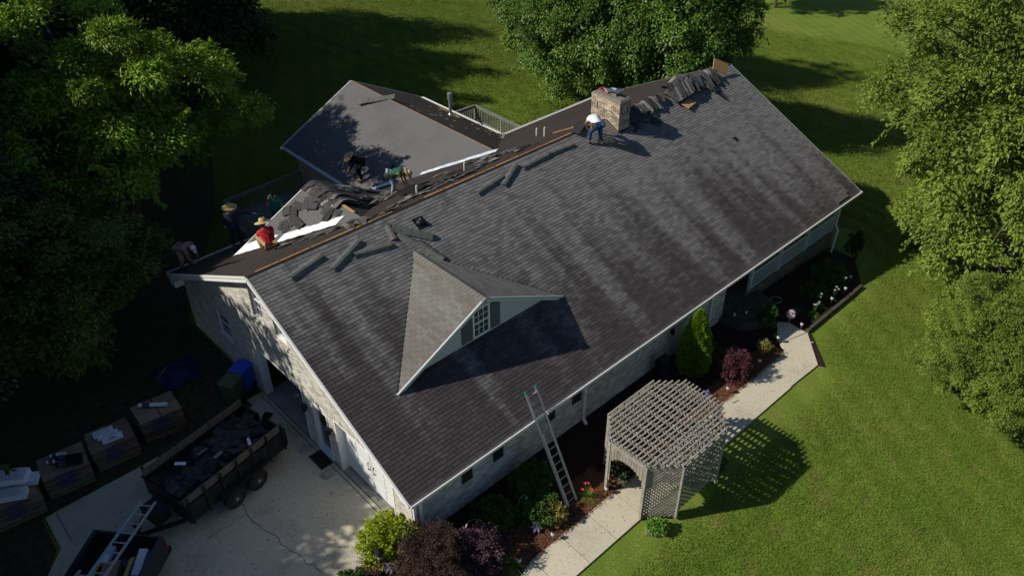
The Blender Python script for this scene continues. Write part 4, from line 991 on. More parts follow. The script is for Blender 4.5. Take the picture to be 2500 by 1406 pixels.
# ================================================================== PEOPLE
BULK = 1.17  # work clothes hang wide
def skinned(name, verts, edges, radii, m, parent, sub=1, root=0):
    me = bpy.data.meshes.new(name); me.from_pydata(verts, edges, []); o = link(name, me, m, parent)
    sk = o.modifiers.new('Skin', 'SKIN'); sk.use_smooth_shade = True
    lay = me.skin_vertices[0].data
    for i, r in enumerate(radii): r = r if isinstance(r, tuple) else (r, r); lay[i].radius = (r[0]*BULK, r[1]*BULK); lay[i].use_root = (i == root)
    ss = o.modifiers.new('Sub', 'SUBSURF'); ss.levels = sub; ss.render_levels = sub
    return o
def head_mesh():
    bm = bmesh.new(); bmesh.ops.create_uvsphere(bm, u_segments=16, v_segments=12, radius=1)
    for v in bm.verts:
        x, y, z = v.co; jaw = 1-.22*max(0, -z)**1.2
        v.co = Vector((x*.094*(1-.06*max(0, -z)), y*.074*jaw, z*.118))
        if x > .6 and z < 0: v.co.x += .006
        if x > .8 and abs(y) < .35 and -.35 < z < .25: v.co.x += .022*(1-abs(y)/.35)   # nose
        if x > .75 and abs(y) > .2 and abs(z-.05) < .15: v.co.x -= .006                # eye sockets
    for s_ in (-1, 1):
        r = bmesh.ops.create_icosphere(bm, subdivisions=1, radius=1, matrix=Matrix.Translation((-.005, s_*.076, -.005)) @ Matrix.Diagonal((.022, .010, .032, 1)))
    me = bpy.data.meshes.new('head'); bm.to_mesh(me); bm.free(); return me
def hand_mesh(s_=1):
    mb = MB(); mb.hexa([(-.0, -.026, -.012), (.085, -.042, -.012), (.085, .042, -.012), (0, .026, -.012), (0, -.026, .014), (.085, -.042, .012), (.085, .042, .012), (0, .026, .014)])
    for k, (y, l_) in enumerate(((-.032, .060), (-.011, .074), (.011, .068), (.032, .052))):
        mb.tube([(.080, y, 0), (.080+l_*.5, y*1.06, -.004), (.080+l_*.85, y*1.08, -.022), (.080+l_, y*1.08, -.042)], [.0095, .009, .008, .006], 6)
    mb.tube([(.018, -.026*s_, -.002), (.045, -.056*s_, -.006), (.072, -.066*s_, -.020)], [.012, .0105, .008], 6)
    return mb.mesh('hand')
def orient(origin, f, u):
    f = Vector(f).normalized(); u = Vector(u); l_ = u.cross(f).normalized(); u = f.cross(l_); Mx = Matrix((f, l_, u)).transposed().to_4x4(); Mx.translation = Vector(origin); return Mx
def person(label, loc, rz, J, shirt, trousers, hat=None, shoes='boot', sleeves='short', hat_tilt=None, hair='hair', glove='skin', legs_bare=False):
    """J: joints in the figure's own frame (x forward, y left, z up from the feet)"""
    t = thing('person', label, 'person', loc, rz); t.scale = (1.06, 1.06, 1.06)
    V = {k: Vector(v) for k, v in J.items()}
    hd = V['headf'] if 'headf' in V else Vector((1, 0, 0)); hu = (V['head']-V['neck']).normalized()
    names = ['pelvis', 'waist', 'chest', 'neck', 'head']; ids = {}; vs = []; rad = []; ed = []
    def add(k, p, r): ids[k] = len(vs); vs.append(tuple(p)); rad.append(r)
    add('pelvis', V['pelvis'], (.135, .105)); wa = V['pelvis'].lerp(V['chest'], .45); add('waist', wa, (.12, .095)); add('chest', V['chest'], (.15, .11)); add('neck', V['neck'], .055); add('head', V['neck'].lerp(V['head'], .6), .05)
    ed += [(0, 1), (1, 2), (2, 3), (3, 4)]
    for s_ in 'LR':
        add('sh'+s_, V['sh'+s_], .062); add('el'+s_, V['el'+s_], .043); add('wr'+s_, V['wr'+s_], .029)
        add('hp'+s_, V['hp'+s_], .088); add('kn'+s_, V['kn'+s_], .060); add('an'+s_, V['an'+s_], .040)
        ed += [(ids['chest'], ids['sh'+s_]), (ids['sh'+s_], ids['el'+s_]), (ids['el'+s_], ids['wr'+s_]), (0, ids['hp'+s_]), (ids['hp'+s_], ids['kn'+s_]), (ids['kn'+s_], ids['an'+s_])]
    skinned('body', vs, ed, rad, 'skin', t)
    # shirt
    g = 1.14; sv = [V['pelvis']+(V['pelvis']-V['chest'])*(.22 if shirt == 'red' else -.05), wa, V['chest'], V['chest'].lerp(V['neck'], .75)]; sr = [(.160, .13), (.150, .124), (.178, .150), .090]; se = [(0, 1), (1, 2), (2, 3)]
    for s_ in 'LR':
        i = len(sv); sv += [V['sh'+s_], V['el'+s_] if sleeves == 'long' else V['sh'+s_].lerp(V['el'+s_], .62)]; sr += [.080, .060]; se += [(2, i), (i, i+1)]
        if sleeves == 'long': sv.append(V['el'+s_].lerp(V['wr'+s_], .9)); sr.append(.043); se.append((i+1, i+2))
    skinned('shirt', [tuple(p) for p in sv], se, sr, shirt, t, root=1)
    tv = [V['pelvis']]; tr = [(.146, .118)]; te = []
    for s_ in 'LR':
        i = len(tv); tv += [V['hp'+s_], V['kn'+s_], V['kn'+s_].lerp(V['an'+s_], .92)]; tr += [.102, .076, .058]; te += [(0, i), (i, i+1), (i+1, i+2)]
    skinned('trousers', [tuple(p) for p in tv], te, tr, trousers, t)
    for s_ in 'LR':
        a = V['an'+s_]; f = V.get('toe'+s_, a+Vector((.17, 0, -.05))); 
        b = MB(); d_ = (f-a); d_.z = 0; d_ = d_.normalized() if d_.length > .01 else Vector((1, 0, 0)); sl_ = (f.z-(a.z-.05))
        b.tube([a+Vector((0, 0, .05)), a+Vector((0, 0, -.02)), a+d_*.05+Vector((0, 0, -.045)), a+d_*.13+Vector((0, 0, -.055+sl_*.5)), a+d_*.2+Vector((0, 0, -.06+sl_))], [.05, .052, .050, .045, .028], 8)
        b.build('shoe', shoes, t, smooth=True)
        d_ = (V['wr'+s_]-V['el'+s_]).normalized(); hm = link('hand', hand_mesh(1 if s_ == 'L' else -1), glove, t, smooth=True)
        hm.matrix_local = orient(V['wr'+s_]-d_*.01, d_, Vector((0, 0, 1)) if abs(d_.z) < .85 else Vector((-1, 0, 0)))
    ax_ = (V['chest']-V['pelvis']).normalized(); bM = orient(V['pelvis']+ax_*.02, Vector((1, 0, 0)) if abs(ax_.x) < .9 else Vector((0, 0, -1)), ax_)
    bt = MB().tube([(.155*math.cos(a)*BULK, .185*math.sin(a)*BULK, 0) for a in np.linspace(0, 6.2832, 17)], .018, 5); bo = bt.build('tool_belt', 'boot', t); bo.matrix_local = bM
    for a in (1.4, -1.9): MB().box((.165*math.cos(a)*BULK, .20*math.sin(a)*BULK, -.07), (.12, .05, .15)).build('pouch', 'boot', bo)
    hM = orient(V['head'], hd, hu); ho = link('head', head_mesh(), 'skin', t, smooth=True); ho.matrix_local = hM
    for s_ in (-1, 1):
        MB().tube([(.086, s_*.03-.008, .012), (.092, s_*.03+.008, .012)], .007, 6).build('eye', 'black', ho)
    MB().box((.090, 0, -.052), (.008, .045, .008)).build('mouth', 'redglove', ho)
    bm = bmesh.new(); bmesh.ops.create_uvsphere(bm, u_segments=14, v_segments=8, radius=1)
    for v in bm.verts:
        x, y, z = v.co; v.co = Vector((x*.102-.008, y*.083, z*.126+.006))
    bmesh.ops.delete(bm, geom=[v for v in bm.verts if v.co.x > .062 and v.co.z < .055 or v.co.z < -.045], context='VERTS'); me = bpy.data.meshes.new('hair'); bm.to_mesh(me); bm.free()
    link('hair', me, hair, ho, smooth=True)
    if hat:
        h = MB(); 
        if hat == 'wide': prof = [(.225, .035), (.222, .045), (.12, .055), (.100, .06), (.095, .12), (.078, .165), (.03, .175), (.0, .16)]
        elif hat == 'cap': prof = [(.105, .03), (.10, .08), (.07, .12), (.02, .135)]
        else: prof = [(.185, .03), (.17, .048), (.11, .055), (.095, .10), (.072, .15), (.02, .155)]
        h.lathe([(r_*1.22, z_*1.15) for r_, z_ in prof] if hat != 'cap' else prof, (0, 0, 0), 20); hh = h.build('straw_hat' if hat != 'cap' else 'cap', 'straw_hat' if hat != 'cap' else 'whitec', t, smooth=True)
        hh.matrix_local = orient(V['head']-hu*.0, hat_tilt or hd, hu if hat_tilt is None else Vector((0, 0, 1)))
        if hat == 'cap': b_ = MB().box((.13, 0, .035), (.11, .14, .012)); b_.build('peak', 'whitec', hh)
        else: MB().lathe([(.125, .068), (.122, .10)], (0, 0, 0), 20).build('hat_band', 'osb' if hat == 'wide' else 'straw_hat', hh)
    return t
def stand(**kw):
    J = dict(pelvis=(0, 0, .95), chest=(0, 0, 1.30), neck=(0.01, 0, 1.47), head=(.03, 0, 1.62), shL=(0, .19, 1.40), shR=(0, -.19, 1.40), elL=(-.02, .27, 1.12), elR=(-.02, -.27, 1.12), wrL=(.06, .28, .88), wrR=(.06, -.28, .88),
             hpL=(0, .10, .90), hpR=(0, -.10, .90), knL=(.03, .13, .49), knR=(.03, -.13, .49), anL=(0, .15, .08), anR=(0, -.15, .08)); J.update(kw); return J
bentp = dict(pelvis=(-.10, 0, .82), chest=(.25, 0, .98), neck=(.40, 0, .92), head=(.52, 0, .84), headf=(.5, 0, -.9), shL=(.30, .19, .95), shR=(.30, -.19, .95), elL=(.38, .24, .66), elR=(.38, -.24, .66), wrL=(.48, .14, .42), wrR=(.48, -.14, .42),
             hpL=(-.10, .10, .80), hpR=(-.10, -.10, .80), knL=(.06, .17, .46), knR=(.06, -.17, .46), anL=(-.05, .20, .08), anR=(-.05, -.20, .08))
def B(**kw): d = dict(bentp); d.update(kw); return d
# man in the faded pink shirt leaning over the back eave, far left
person('man in a faded pink shirt bent over the back gutter at the left corner', (0.62, 7.05, zb(7.05)), R(-62), B(chest=(.20, 0, 1.02), neck=(.36, 0, .98), head=(.47, 0, .90)), 'pink', 'tan', hat='cap')
# man in dark blue with a straw hat, back to the viewer
person('man in dark blue with a straw hat standing at the back gutter, arm out', (2.72, 6.95, zb(6.95)), R(62), stand(elR=(.12, -.48, 1.28), wrR=(.16, -.74, 1.20), head=(.02, 0, 1.60)), 'navy', 'navy', hat='wide', sleeves='long', glove='glove')
# man in teal, hand raised to his face
person('man in a teal shirt with a red glove raised to his face', (4.3, 6.35, zb(6.35)), R(205), stand(chest=(.05, 0, 1.26), neck=(.10, 0, 1.42), head=(.16, 0, 1.55), elR=(.22, -.22, 1.12), wrR=(.30, -.08, 1.42)), 'teal', 'denim', glove='redglove')
# man in red squatting at the white valley
person('man in a red shirt and wide straw hat squatting on the stripped back slope', (2.30, 3.15, zb(3.15)), R(80), dict(pelvis=(-.16, 0, .26), chest=(.04, 0, .62), neck=(.13, 0, .76), head=(.20, 0, .87), headf=(1, 0, -.35), shL=(.07, .20, .68), shR=(.07, -.20, .68), elL=(.28, .26, .46), elR=(.28, -.24, .46), wrL=(.42, .12, .28), wrR=(.42, -.08, .28),
       hpL=(-.12, .12, .27), hpR=(-.12, -.12, .27), knL=(.26, .27, .44), knR=(.24, -.18, .42), anL=(.08, .22, .10), anR=(.05, -.16, .08)), 'red', 'tan', hat='wide')
# man in black on the wing
person('man in black with a straw hat stooping in the tree shadow on the rear wing', (9.30, 8.15, E+(9.30-WX0)*K), R(150), B(pelvis=(-.05, 0, .80), chest=(.15, 0, 1.04), neck=(.24, 0, 1.06), head=(.33, 0, 1.08), headf=(.8, 0, -.6), shL=(.15, .19, 1.02), shR=(.15, -.19, 1.02), elL=(.30, .24, .78), elR=(.28, -.24, .78), wrL=(.42, .14, .56), wrR=(.40, -.14, .54)), 'blackc', 'blackc', hat='wide', sleeves='long')
# man in green
person('man in a dark green shirt and pale jeans bent over by the wing valley', (8.05, 3.75, zb(3.75)), R(-42), B(pelvis=(-.15, 0, .78), chest=(.28, 0, .88), neck=(.44, 0, .86), head=(.56, 0, .80)), 'green', 'paledenim', hat='round')
# man in white by the chimney
person('man in a white shirt and blue jeans bent over beside the chimney', (14.72, -.80, zf(-.80)), R(75), B(pelvis=(-.05, 0, .84), chest=(.24, 0, 1.04), neck=(.38, 0, 1.00), head=(.50, 0, .92), anL=(.05, .28, .16), knL=(.12, .22, .50), anR=(-.08, -.20, .04), wrL=(.50, .12, .55), wrR=(.50, -.12, .55), elL=(.40, .24, .74), elR=(.40, -.24, .74)), 'whitec', 'denim')
scrapw = MB(); scrapw.beam((14.2, -.1, RZ+.02), (15.0, .25, RZ+.12), .4, .015); tag(scrapw.build('shingle_scrap', 'loose'), 'dark torn shingle being lifted by the man in the white shirt', 'shingle')

# ================================================================== DECKS
def rail_run(parent, a, b, top, fl, m='deckwood', n=None, post=True):
    a = Vector(a); b = Vector(b); d = b-a; ln = d.length; n = n or int(ln/.135)
    MB().beam((a.x, a.y, top), (b.x, b.y, top), .13, .04).build('handrail', m, parent); MB().beam((a.x, a.y, top-.09), (b.x, b.y, top-.09), .04, .08).build('rail', m, parent); MB().beam((a.x, a.y, fl+.12), (b.x, b.y, fl+.12), .04, .08).build('rail', m, parent)
    key = ('bal', m, round(top-fl, 2))
    if key not in meshes: me = MB().bx(-.018, .018, -.018, .018, 0, top-fl-.2).mesh('baluster'); me.materials.append(M_[m]); meshes[key] = me
    for i in range(n):
        if i == 0: continue
        p = a+d*(i/n); link('baluster', meshes[key], None, parent, loc=(p.x, p.y, fl+.1))
def posts(parent, pts, top, z0, m='deckwood'):
    for x, y in pts: MB().bx(x-.05, x+.05, y-.05, y+.05, z0, top-.02).build('deck_post', m, parent)
dk = thing('deck', 'raised grey wooden deck with a railing behind the rear wing, lit by the sun', 'deck')
TZ, FZ = 1.7, .72
rail_run(dk, (17.7, 12.47, 0), (19.77, 12.39, 0), TZ, FZ); rail_run(dk, (19.77, 12.39, 0), (19.68, 9.0, 0), TZ, FZ); 
sr = MB(); sr.beam((19.68, 9.0, TZ), (20.6, 8.2, .9), .1, .04); sr.build('stair_rail', 'deckwood', dk)
rail_run(dk, (19.68, 9.0, 0), (19.66, 7.75, 0), TZ-.0, FZ)
posts(dk, [(17.9, 12.46), (19.77, 12.39), (19.72, 10.2), (19.68, 9.0)], TZ, -1.2)
y = 7.7
while y < 12.4: MB().bx(16.9, 19.8, y, y+.135, FZ-.03, FZ).build('deck_board', 'deckwood', dk); y += .142
MB().bx(16.95, 19.75, 7.72, 12.35, FZ-.2, FZ-.035).build('deck_frame', 'deckwood', dk)
dk2 = thing('deck', 'shaded back deck with a dark railing behind the small back gable', 'deck')
rail_run(dk2, (5.1, 13.5, 0), (9.2, 13.6, 0), 1.0, .05); rail_run(dk2, (5.1, 13.5, 0), (5.12, 8.4, 0), 1.0, .05)
posts(dk2, [(5.1, 13.5), (7.2, 13.55), (9.2, 13.6), (5.11, 11.4), (5.12, 8.4)], 1.0, -.1)
y = 7.3
while y < 13.6: MB().bx(5.0, 9.2, y, y+.135, .02, .05).build('deck_board', 'deckwood', dk2); y += .142
MB().bx(8.75, 8.9, 7.6, 7.75, 0, 2.3).build('deck_post', 'deckwood', dk2)

# ================================================================== LADDER AT THE EAVE
def ladder(label, a, b, w, n, tips=None, side=(1, 0, 0), m='alu', name='ladder', railm=None, cat='ladder'):
    a = Vector(a); b = Vector(b); s_ = Vector(side).normalized()*w/2; t = thing(name, label, cat, a); d = b-a
    for k, sg in enumerate((-1, 1)): MB().beam(s_*sg, d+s_*sg, .03, .075, up=s_).build('side_rail', (railm if railm and k == 0 else m), t)
    for i in range(n): q = d*((i+.5)/n); MB().beam(q-s_, q+s_, .035, .028).build('rung', m, t)
    if tips:
        for sg in (-1, 1): MB().beam(d+s_*sg-d.normalized()*.02, d+s_*sg+d.normalized()*.06, .045, .09, up=s_).build('end_cap', tips, t)
    return t
LB = Vector((4.80, -9.15, -.16)); LTP = Vector((4.95, -7.13, 3.14))
lt = ladder('aluminium extension ladder with green tips leaning on the front gutter', LB, LTP, .42, 15, 'green_cap')
ld = LTP-LB
for sg in (-1, 1): MB().beam(Vector((sg*.18, -.05, -.03)), ld*.66+Vector((sg*.18, -.05, -.03)), .025, .07, up=(1, 0, 0)).build('fly_rail', 'alu', lt)
p0 = ld*.70
for sg in (-1, 1):
    x0 = sg*.21; MB().tube([p0+Vector((x0, 0, 0)), p0+Vector((x0+sg*.10, .05, .10)), p0+Vector((x0+sg*.48, .30, .12)), p0+Vector((x0+sg*.58, .34, .04)), p0+Vector((x0+sg*.48, .30, -.05)), p0+Vector((x0+sg*.08, .10, -.18)), p0+Vector((x0, 0, -.2))] if sg < 0 else
                     [p0+Vector((x0, 0, 0)), p0+Vector((x0+.03, .25, .08)), p0+Vector((x0+.05, .3, .22)), p0+Vector((x0+.02, .1, .35)), p0+Vector((x0, 0, .3))], .022, 6).build('stand_off', 'alu', lt)

# ================================================================== ARBOR
AC = Vector((7.78, -10.21, 0)); AZ0 = -.19; AH = 2.24
oct_ = [(-1.82, -.70), (-1.02, -1.43), (1.02, -1.43), (1.82, -.70), (1.82, .70), (1.02, 1.43), (-1.02, 1.43), (-1.82, .70)]
arb = thing('garden_arbor', 'weathered grey lattice arbor with eight sides standing over the front walk', 'arbor', (AC.x, AC.y, AZ0))
def inside_span(y):       # x extent of the octagon at y
    ay = abs(y); return 1.82+.06 if ay < .70 else 1.82-(ay-.70)/(1.43-.70)*.80+.06
def span_y(x):
    ax = abs(x); return 1.43+.04 if ax < 1.02 else 1.43-(ax-1.02)/.80*.73+.04
for x, y in oct_: MB().bx(x-.045, x+.045, y-.045, y+.045, -.05, AH-.02).build('post', 'lattice', arb)
for i in range(8):
    a = oct_[i]; b = oct_[(i+1) % 8]; MB().beam((*a, AH-.09), (*b, AH-.09), .04, .14).build('top_beam', 'lattice', arb)
x = -1.74
while x < 1.75: s_ = span_y(x)-.03; MB().bx(x-.024, x+.024, -s_, s_, AH-.05, AH+.07).build('rafter', 'lattice', arb); x += .35
y = -1.42
while y < 1.43:
    s_ = inside_span(y); o = MB().bx(-s_-rnd(0, .05), s_+rnd(0, .05), y-.025, y+.025, AH+.072, AH+.115).build('roof_slat', 'lattice', arb); y += .142
def lattice_panel(a, b, z0, z1, sp, inner=True, arch=None):
    a = Vector((*a, 0)); b = Vector((*b, 0)); u = (b-a); w = u.length; u.normalize(); n_ = Vector((u.y, -u.x, 0)); h = z1-z0
    for dr in (1, -1):
        c = -h if dr > 0 else 0
        while c < (w if dr > 0 else w+h):
            # line x = c + t, z = t (dr 1) or x = c - t (dr -1)
            t0, t1 = 0, h
            if dr > 0: t0 = max(t0, -c); t1 = min(t1, w-c)
            else: t0 = max(t0, c-w); t1 = min(t1, c)
            if t1-t0 > .06:
                segs = [(t0, t1)]
                if arch:
                    N = 24; segs = []; cur = None
                    for k in range(N+1):
                        t = t0+(t1-t0)*k/N; x_ = c+dr*t; ok = arch(x_/w, z0+t)
                        if ok: cur = [t, t] if cur is None else [cur[0], t]
                        if (not ok or k == N) and cur: segs.append(tuple(cur)) if cur[1]-cur[0] > .05 else None; cur = None
                for s0, s1 in segs:
                    off = n_*(.012*dr)
                    P = a+u*(c+dr*s0)+Vector((0, 0, z0+s0))+off; Q = a+u*(c+dr*s1)+Vector((0, 0, z0+s1))+off
                    mb = MB(); d_ = (Q-P).normalized(); mb.beam(P, Q, .010, .054, up=d_.cross(n_)); mb.build('lattice_slat', 'lattice', arb)
            c += sp*1.414
lattice_panel(oct_[0], oct_[1], .02, AH-.16, .098)
lattice_panel(oct_[1], oct_[2], .25, AH-.16, .125)
lattice_panel(oct_[2], oct_[3], .02, AH-.16, .14)
lattice_panel(oct_[5], oct_[6], .02, AH-.16, .15)
lattice_panel(oct_[6], oct_[7], .02, AH-.16, .16)
# arched boards over the two openings
for i0, i1 in ((7, 0), (3, 4)):
    a = Vector((*oct_[i0], 0)); b = Vector((*oct_[i1], 0)); nb = 13
    for k in range(nb):
        f0, f1 = k/nb, (k+.86)/nb; c = abs((f0+f1)/2-.5)*2; zlo = 1.05+.75*math.sqrt(max(0, 1-c**2.2)) if c < .93 else .6
        p, q_ = a.lerp(b, f0), a.lerp(b, f1)
        nn = Vector((1 if i0 == 3 else -1, 0, 0))*.02
        MB().hexa([p+Vector((0, 0, zlo)), q_+Vector((0, 0, zlo)), q_+nn+Vector((0, 0, zlo)), p+nn+Vector((0, 0, zlo)), p+Vector((0, 0, AH-.17)), q_+Vector((0, 0, AH-.17)), q_+nn+Vector((0, 0, AH-.17)), p+nn+Vector((0, 0, AH-.17))]).build('arch_board', 'lattice', arb)

# ================================================================== TRAILER, TRUCK, PALLETS, BINS
tr = thing('dump_trailer', 'black tandem axle dump trailer with worn plank side rails, full of torn roofing', 'trailer', (-2.62, -.98, .02), R(191.8))
TL, TW_, T0, T1 = 1.86, 1.02, .55, 1.18       # half length, half width, floor, steel rim
b = MB(); b.bx(-TL, TL, -TW_, TW_, T0-.06, T0); b.bx(-TL, TL, TW_-.03, TW_, T0, T1); b.bx(-TL, TL, -TW_, -TW_+.03, T0, T1); b.bx(TL-.03, TL, -TW_+.03, TW_-.03, T0, T1); b.bx(-TL, -TL+.03, -TW_+.03, TW_-.03, T0, T1-.25); b.build('bed', 'trailer', tr)
for sg in (-1, 1):
    MB().bx(-TL-.03, TL+.03, sg*(TW_+.0)-.04, sg*(TW_)+.04, T1, T1+.05).build('rim_rail', 'trailer', tr)
    for x in np.linspace(-TL+.1, TL-.1, 7): MB().bx(x-.03, x+.03, sg*TW_-.045+sg*.04, sg*TW_+.045+sg*.0, T0-.1, T1+.34).build('stake', 'trailer', tr)
    for x0, x1 in ((-TL+.02, -.55), (-.53, .62), (.64, TL-.02)): MB().bx(x0, x1, sg*(TW_-.06)-.02, sg*(TW_-.06)+.02, T1+.06, T1+.32).build('side_plank', 'plank', tr)
    MB().hexa([(-.98, sg*TW_, .30), (.98, sg*TW_, .30), (.98, sg*(TW_+.26), .30), (-.98, sg*(TW_+.26), .30), (-.80, sg*TW_, .76), (.80, sg*TW_, .76), (.80, sg*(TW_+.26), .76), (-.80, sg*(TW_+.26), .76)][0:4]+[(-.80, sg*TW_, .78), (.80, sg*TW_, .78), (.80, sg*(TW_+.26), .78), (-.80, sg*(TW_+.26), .78)]) if False else None
    MB().bx(-.92, .92, min(sg*(TW_+.02), sg*(TW_+.27)), max(sg*(TW_+.02), sg*(TW_+.27)), .76, .79).build('fender', 'trailer', tr)
    for x in (-.43, .43):
        w = MB(); c = sg*(TW_+.14); w.tube([(x, c-.11, .36), (x, c-.09, .36), (x, c+.09, .36), (x, c+.11, .36)], [.30, .355, .355, .30], 24); wo = w.build('wheel', 'rubber', tr)
        MB().tube([(x, c+sg*.105, .36), (x, c+sg*.118, .36)], [.20, .19], 16).build('rim', 'rim', wo); MB().tube([(x, c+sg*.118, .36), (x, c+sg*.15, .36)], [.06, .05], 10).build('hub', 'alu', wo)
        for k in range(5): a = k*2*math.pi/5; MB().box((x+.11*math.cos(a), c+sg*.122, .36+.11*math.sin(a)), (.06, .012, .03), Matrix.Rotation(-a, 3, 'Y')).build('wheel_spoke', 'plank', wo)
fr = MB(); fr.beam((TL, .75, .48), (TL+1.15, .06, .48), .08, .12); fr.beam((TL, -.75, .48), (TL+1.15, -.06, .48), .08, .12); fr.beam((TL+1.0, 0, .50), (TL+1.5, 0, .50), .09, .10); fr.build('tongue', 'trailer', tr)
fr = MB(); fr.bx(TL+.15, TL+.65, -.35, .35, .54, .95); fr.build('pump_box', 'trailer', tr)
fr = MB(); fr.tube([(TL+1.1, .18, .05), (TL+1.1, .18, .9)], .035, 8); fr.box((TL+1.1, .18, .95), (.14, .26, .10)); fr.build('jack', 'black', tr)
fr = MB(); fr.tube([(TL+1.2, -.1, .55), (TL+1.3, -.2, .25), (TL+1.5, -.1, .4)], .02, 6); fr.build('safety_chain', 'alu', tr)
for sg in (-1, 1): MB().bx(-TL-.05, -TL+.02, min(sg*.2, sg*TW_), max(sg*.2, sg*TW_), T0, T1+.05).build('tailgate', 'trailer', tr)
ld_ = MB()
ld_.bx(-TL+.1, TL-.1, -TW_+.08, TW_-.08, T0, T1-.28); lo = ld_.build('debris_fill', 'debris')
tag(lo, 'packed bottom layer of torn roofing inside the trailer', 'debris'); lo.matrix_world = tr.matrix_basis.copy(); lo['kind'] = 'stuff'
tmat = Matrix.Translation((-2.62, -.98, .02)) @ Matrix.Rotation(R(191.8), 4, 'Z')
dbm = MB()
for i in range(150):
    x = rnd(-1.6, 1.6); y = rnd(-.8, .8); z = T1-.28+.22*max(0, 1-(abs(y)/.9)**2)*rnd(.2, 1.1)+(.12 if x < -.2 else 0)
    dbm.box(tmat @ Vector((x, y, z)), (rnd(.3, .9), rnd(.2, .34), .01), Euler_((rnd(-.5, .5), rnd(-.5, .5), rnd(0, 6.3))) if False else (Matrix.Rotation(rnd(0, 6.3), 3, 'Z') @ Matrix.Rotation(rnd(-.45, .45), 3, 'X') @ Matrix.Rotation(rnd(-.3, .3), 3, 'Y')))
o = dbm.build('roofing_debris', 'debris'); tag(o, 'jumble of torn black shingles filling the dump trailer', 'debris', kind='stuff')
for k, (x, y, m) in enumerate(((.2, -.35, 'deckwood'), (-.9, .5, 'pack'), (.9, -.5, 'pack'), (.0, .15, 'deckwood'))):
    mb = MB(); mb.box((0, 0, 0), (.34, .10, .012)); o = mb.build('debris_scrap', m); o.matrix_world = tmat @ Matrix.Translation((x, y, T1+.06)) @ Matrix.Rotation(1.1*k, 4, 'Z') @ Matrix.Rotation(.3, 4, 'X')
    tag(o, ('broken grey scrap of wood near the middle of the trailer load', 'pale plastic scrap on the debris near the trailer tailgate', 'pale plastic scrap on the debris near the trailer front', 'curved wood scrap on top of the trailer load')[k], 'scrap')

# pickup: box section with wheels, cab further off
tk = thing('pickup_truck', 'dark pickup truck with its open bed full of roofing supplies, hitched to the trailer', 'pickup truck', (-7.35, -3.45, .02), R(220))
bx = MB(); bx.bx(-2.0, .2, -.86, .86, .62, .68); 
for sg in (-1, 1): bx.bx(-2.0, .2, sg*.98-.05 if sg > 0 else -.98-.02, sg*.98+.02 if sg > 0 else -.98+.05, .5, 1.25); bx.bx(-1.3, -.35, min(sg*.6, sg*.93), max(sg*.6, sg*.93), .68, .86)
bx.bx(.14, .2, -.93, .93, .68, 1.25); bx.build('truck_bed', 'truck', tk)
for sg in (-1, 1): MB().bx(-2.05, .22, sg*.965-.06, sg*.965+.06, 1.25, 1.29).build('bed_rail', 'truck', tk)
MB().bx(-2.06, -2.0, -.96, .96, .60, 1.27).build('tailgate', 'truck', tk); MB().bx(-2.25, -2.08, -.95, .95, .42, .6).build('bumper', 'black', tk)
for sg in (-1, 1): MB().bx(-2.07, -2.03, sg*.98-.06, sg*.98+.04, .75, 1.15).build('tail_light', 'signred', tk)
cb = MB(); cb.hexa([(.22, -.95, .5), (2.1, -.95, .5), (2.1, .95, .5), (.22, .95, .5), (.32, -.78, 1.75), (1.55, -.76, 1.75), (1.55, .76, 1.75), (.32, .78, 1.75)]); cb.hexa([(2.1, -.95, .5), (3.4, -.90, .5), (3.4, .90, .5), (2.1, .95, .5), (1.9, -.93, 1.15), (3.35, -.86, 1.05), (3.35, .86, 1.05), (1.9, .93, 1.15)]); cb.build('cab', 'truck', tk)
for sg in (-1, 1):
    MB().hexa([(.45, sg*.90, 1.15), (1.85, sg*.90, 1.15), (1.85, sg*.91, 1.15), (.45, sg*.91, 1.15), (.5, sg*.80, 1.65), (1.5, sg*.80, 1.65), (1.5, sg*.81, 1.65), (.5, sg*.81, 1.65)]).build('side_window', 'glass', tk)
    MB().box((1.75, sg*1.10, 1.15), (.12, .24, .2)).build('door_mirror', 'black', tk)
    for x in (-.85, 2.55):
        w = MB(); w.tube([(x, sg*.86-.12, .38), (x, sg*.86-.10, .38), (x, sg*.86+.10, .38), (x, sg*.86+.12, .38)], [.32, .37, .37, .32], 22); wo = w.build('wheel', 'rubber', tk)
        MB().tube([(x, sg*.985, .38), (x, sg*1.0, .38)], [.22, .2], 14).build('rim', 'alu', wo)
kmat = Matrix.Translation((-7.35, -3.45, .02)) @ Matrix.Rotation(R(220), 4, 'Z')
def inbed(name, label, cat, c, dims, m, rz=0, tilt=0):
    mb = MB(); mb.box((0, 0, 0), dims); o = mb.build(name, m); o.matrix_world = kmat @ Matrix.Translation(c) @ Matrix.Rotation(rz, 4, 'Z') @ Matrix.Rotation(tilt, 4, 'Y'); o.modifiers.new('b', 'BEVEL').width = .01; return tag(o, label, cat)
inbed('supply_box', 'long white box standing against the right side of the truck bed', 'box', (-1.35, .62, .98), (.75, .24, .22), 'pack', .1, .2)
inbed('supply_box', 'short white box lying near the tailgate on the left of the truck bed', 'box', (-1.55, -.45, .86), (.62, .2, .18), 'pack', .15, -.2)
inbed('supply_box', 'brown carton under the ladders in the truck bed', 'box', (-1.1, -.15, .82), (.55, .45, .28), 'wrap', .2)
inbed('supply_box', 'second brown carton in the truck bed close to the cab', 'box', (-.5, .35, .82), (.5, .4, .28), 'wrap', -.2)
for k in range(3): inbed('loose_board', ('yellow wood board leaning along the right of the truck bed', 'yellow wood board under the first one in the truck bed', 'short board at the left of the truck bed')[k], 'board', ((-.5, .55, 1.1), (-.7, .4, .95), (-.9, -.55, .95))[k], ((1.7, .09, .03), (1.6, .12, .03), (.7, .14, .03))[k], 'osb', (.15, .05, -.1)[k], .1)
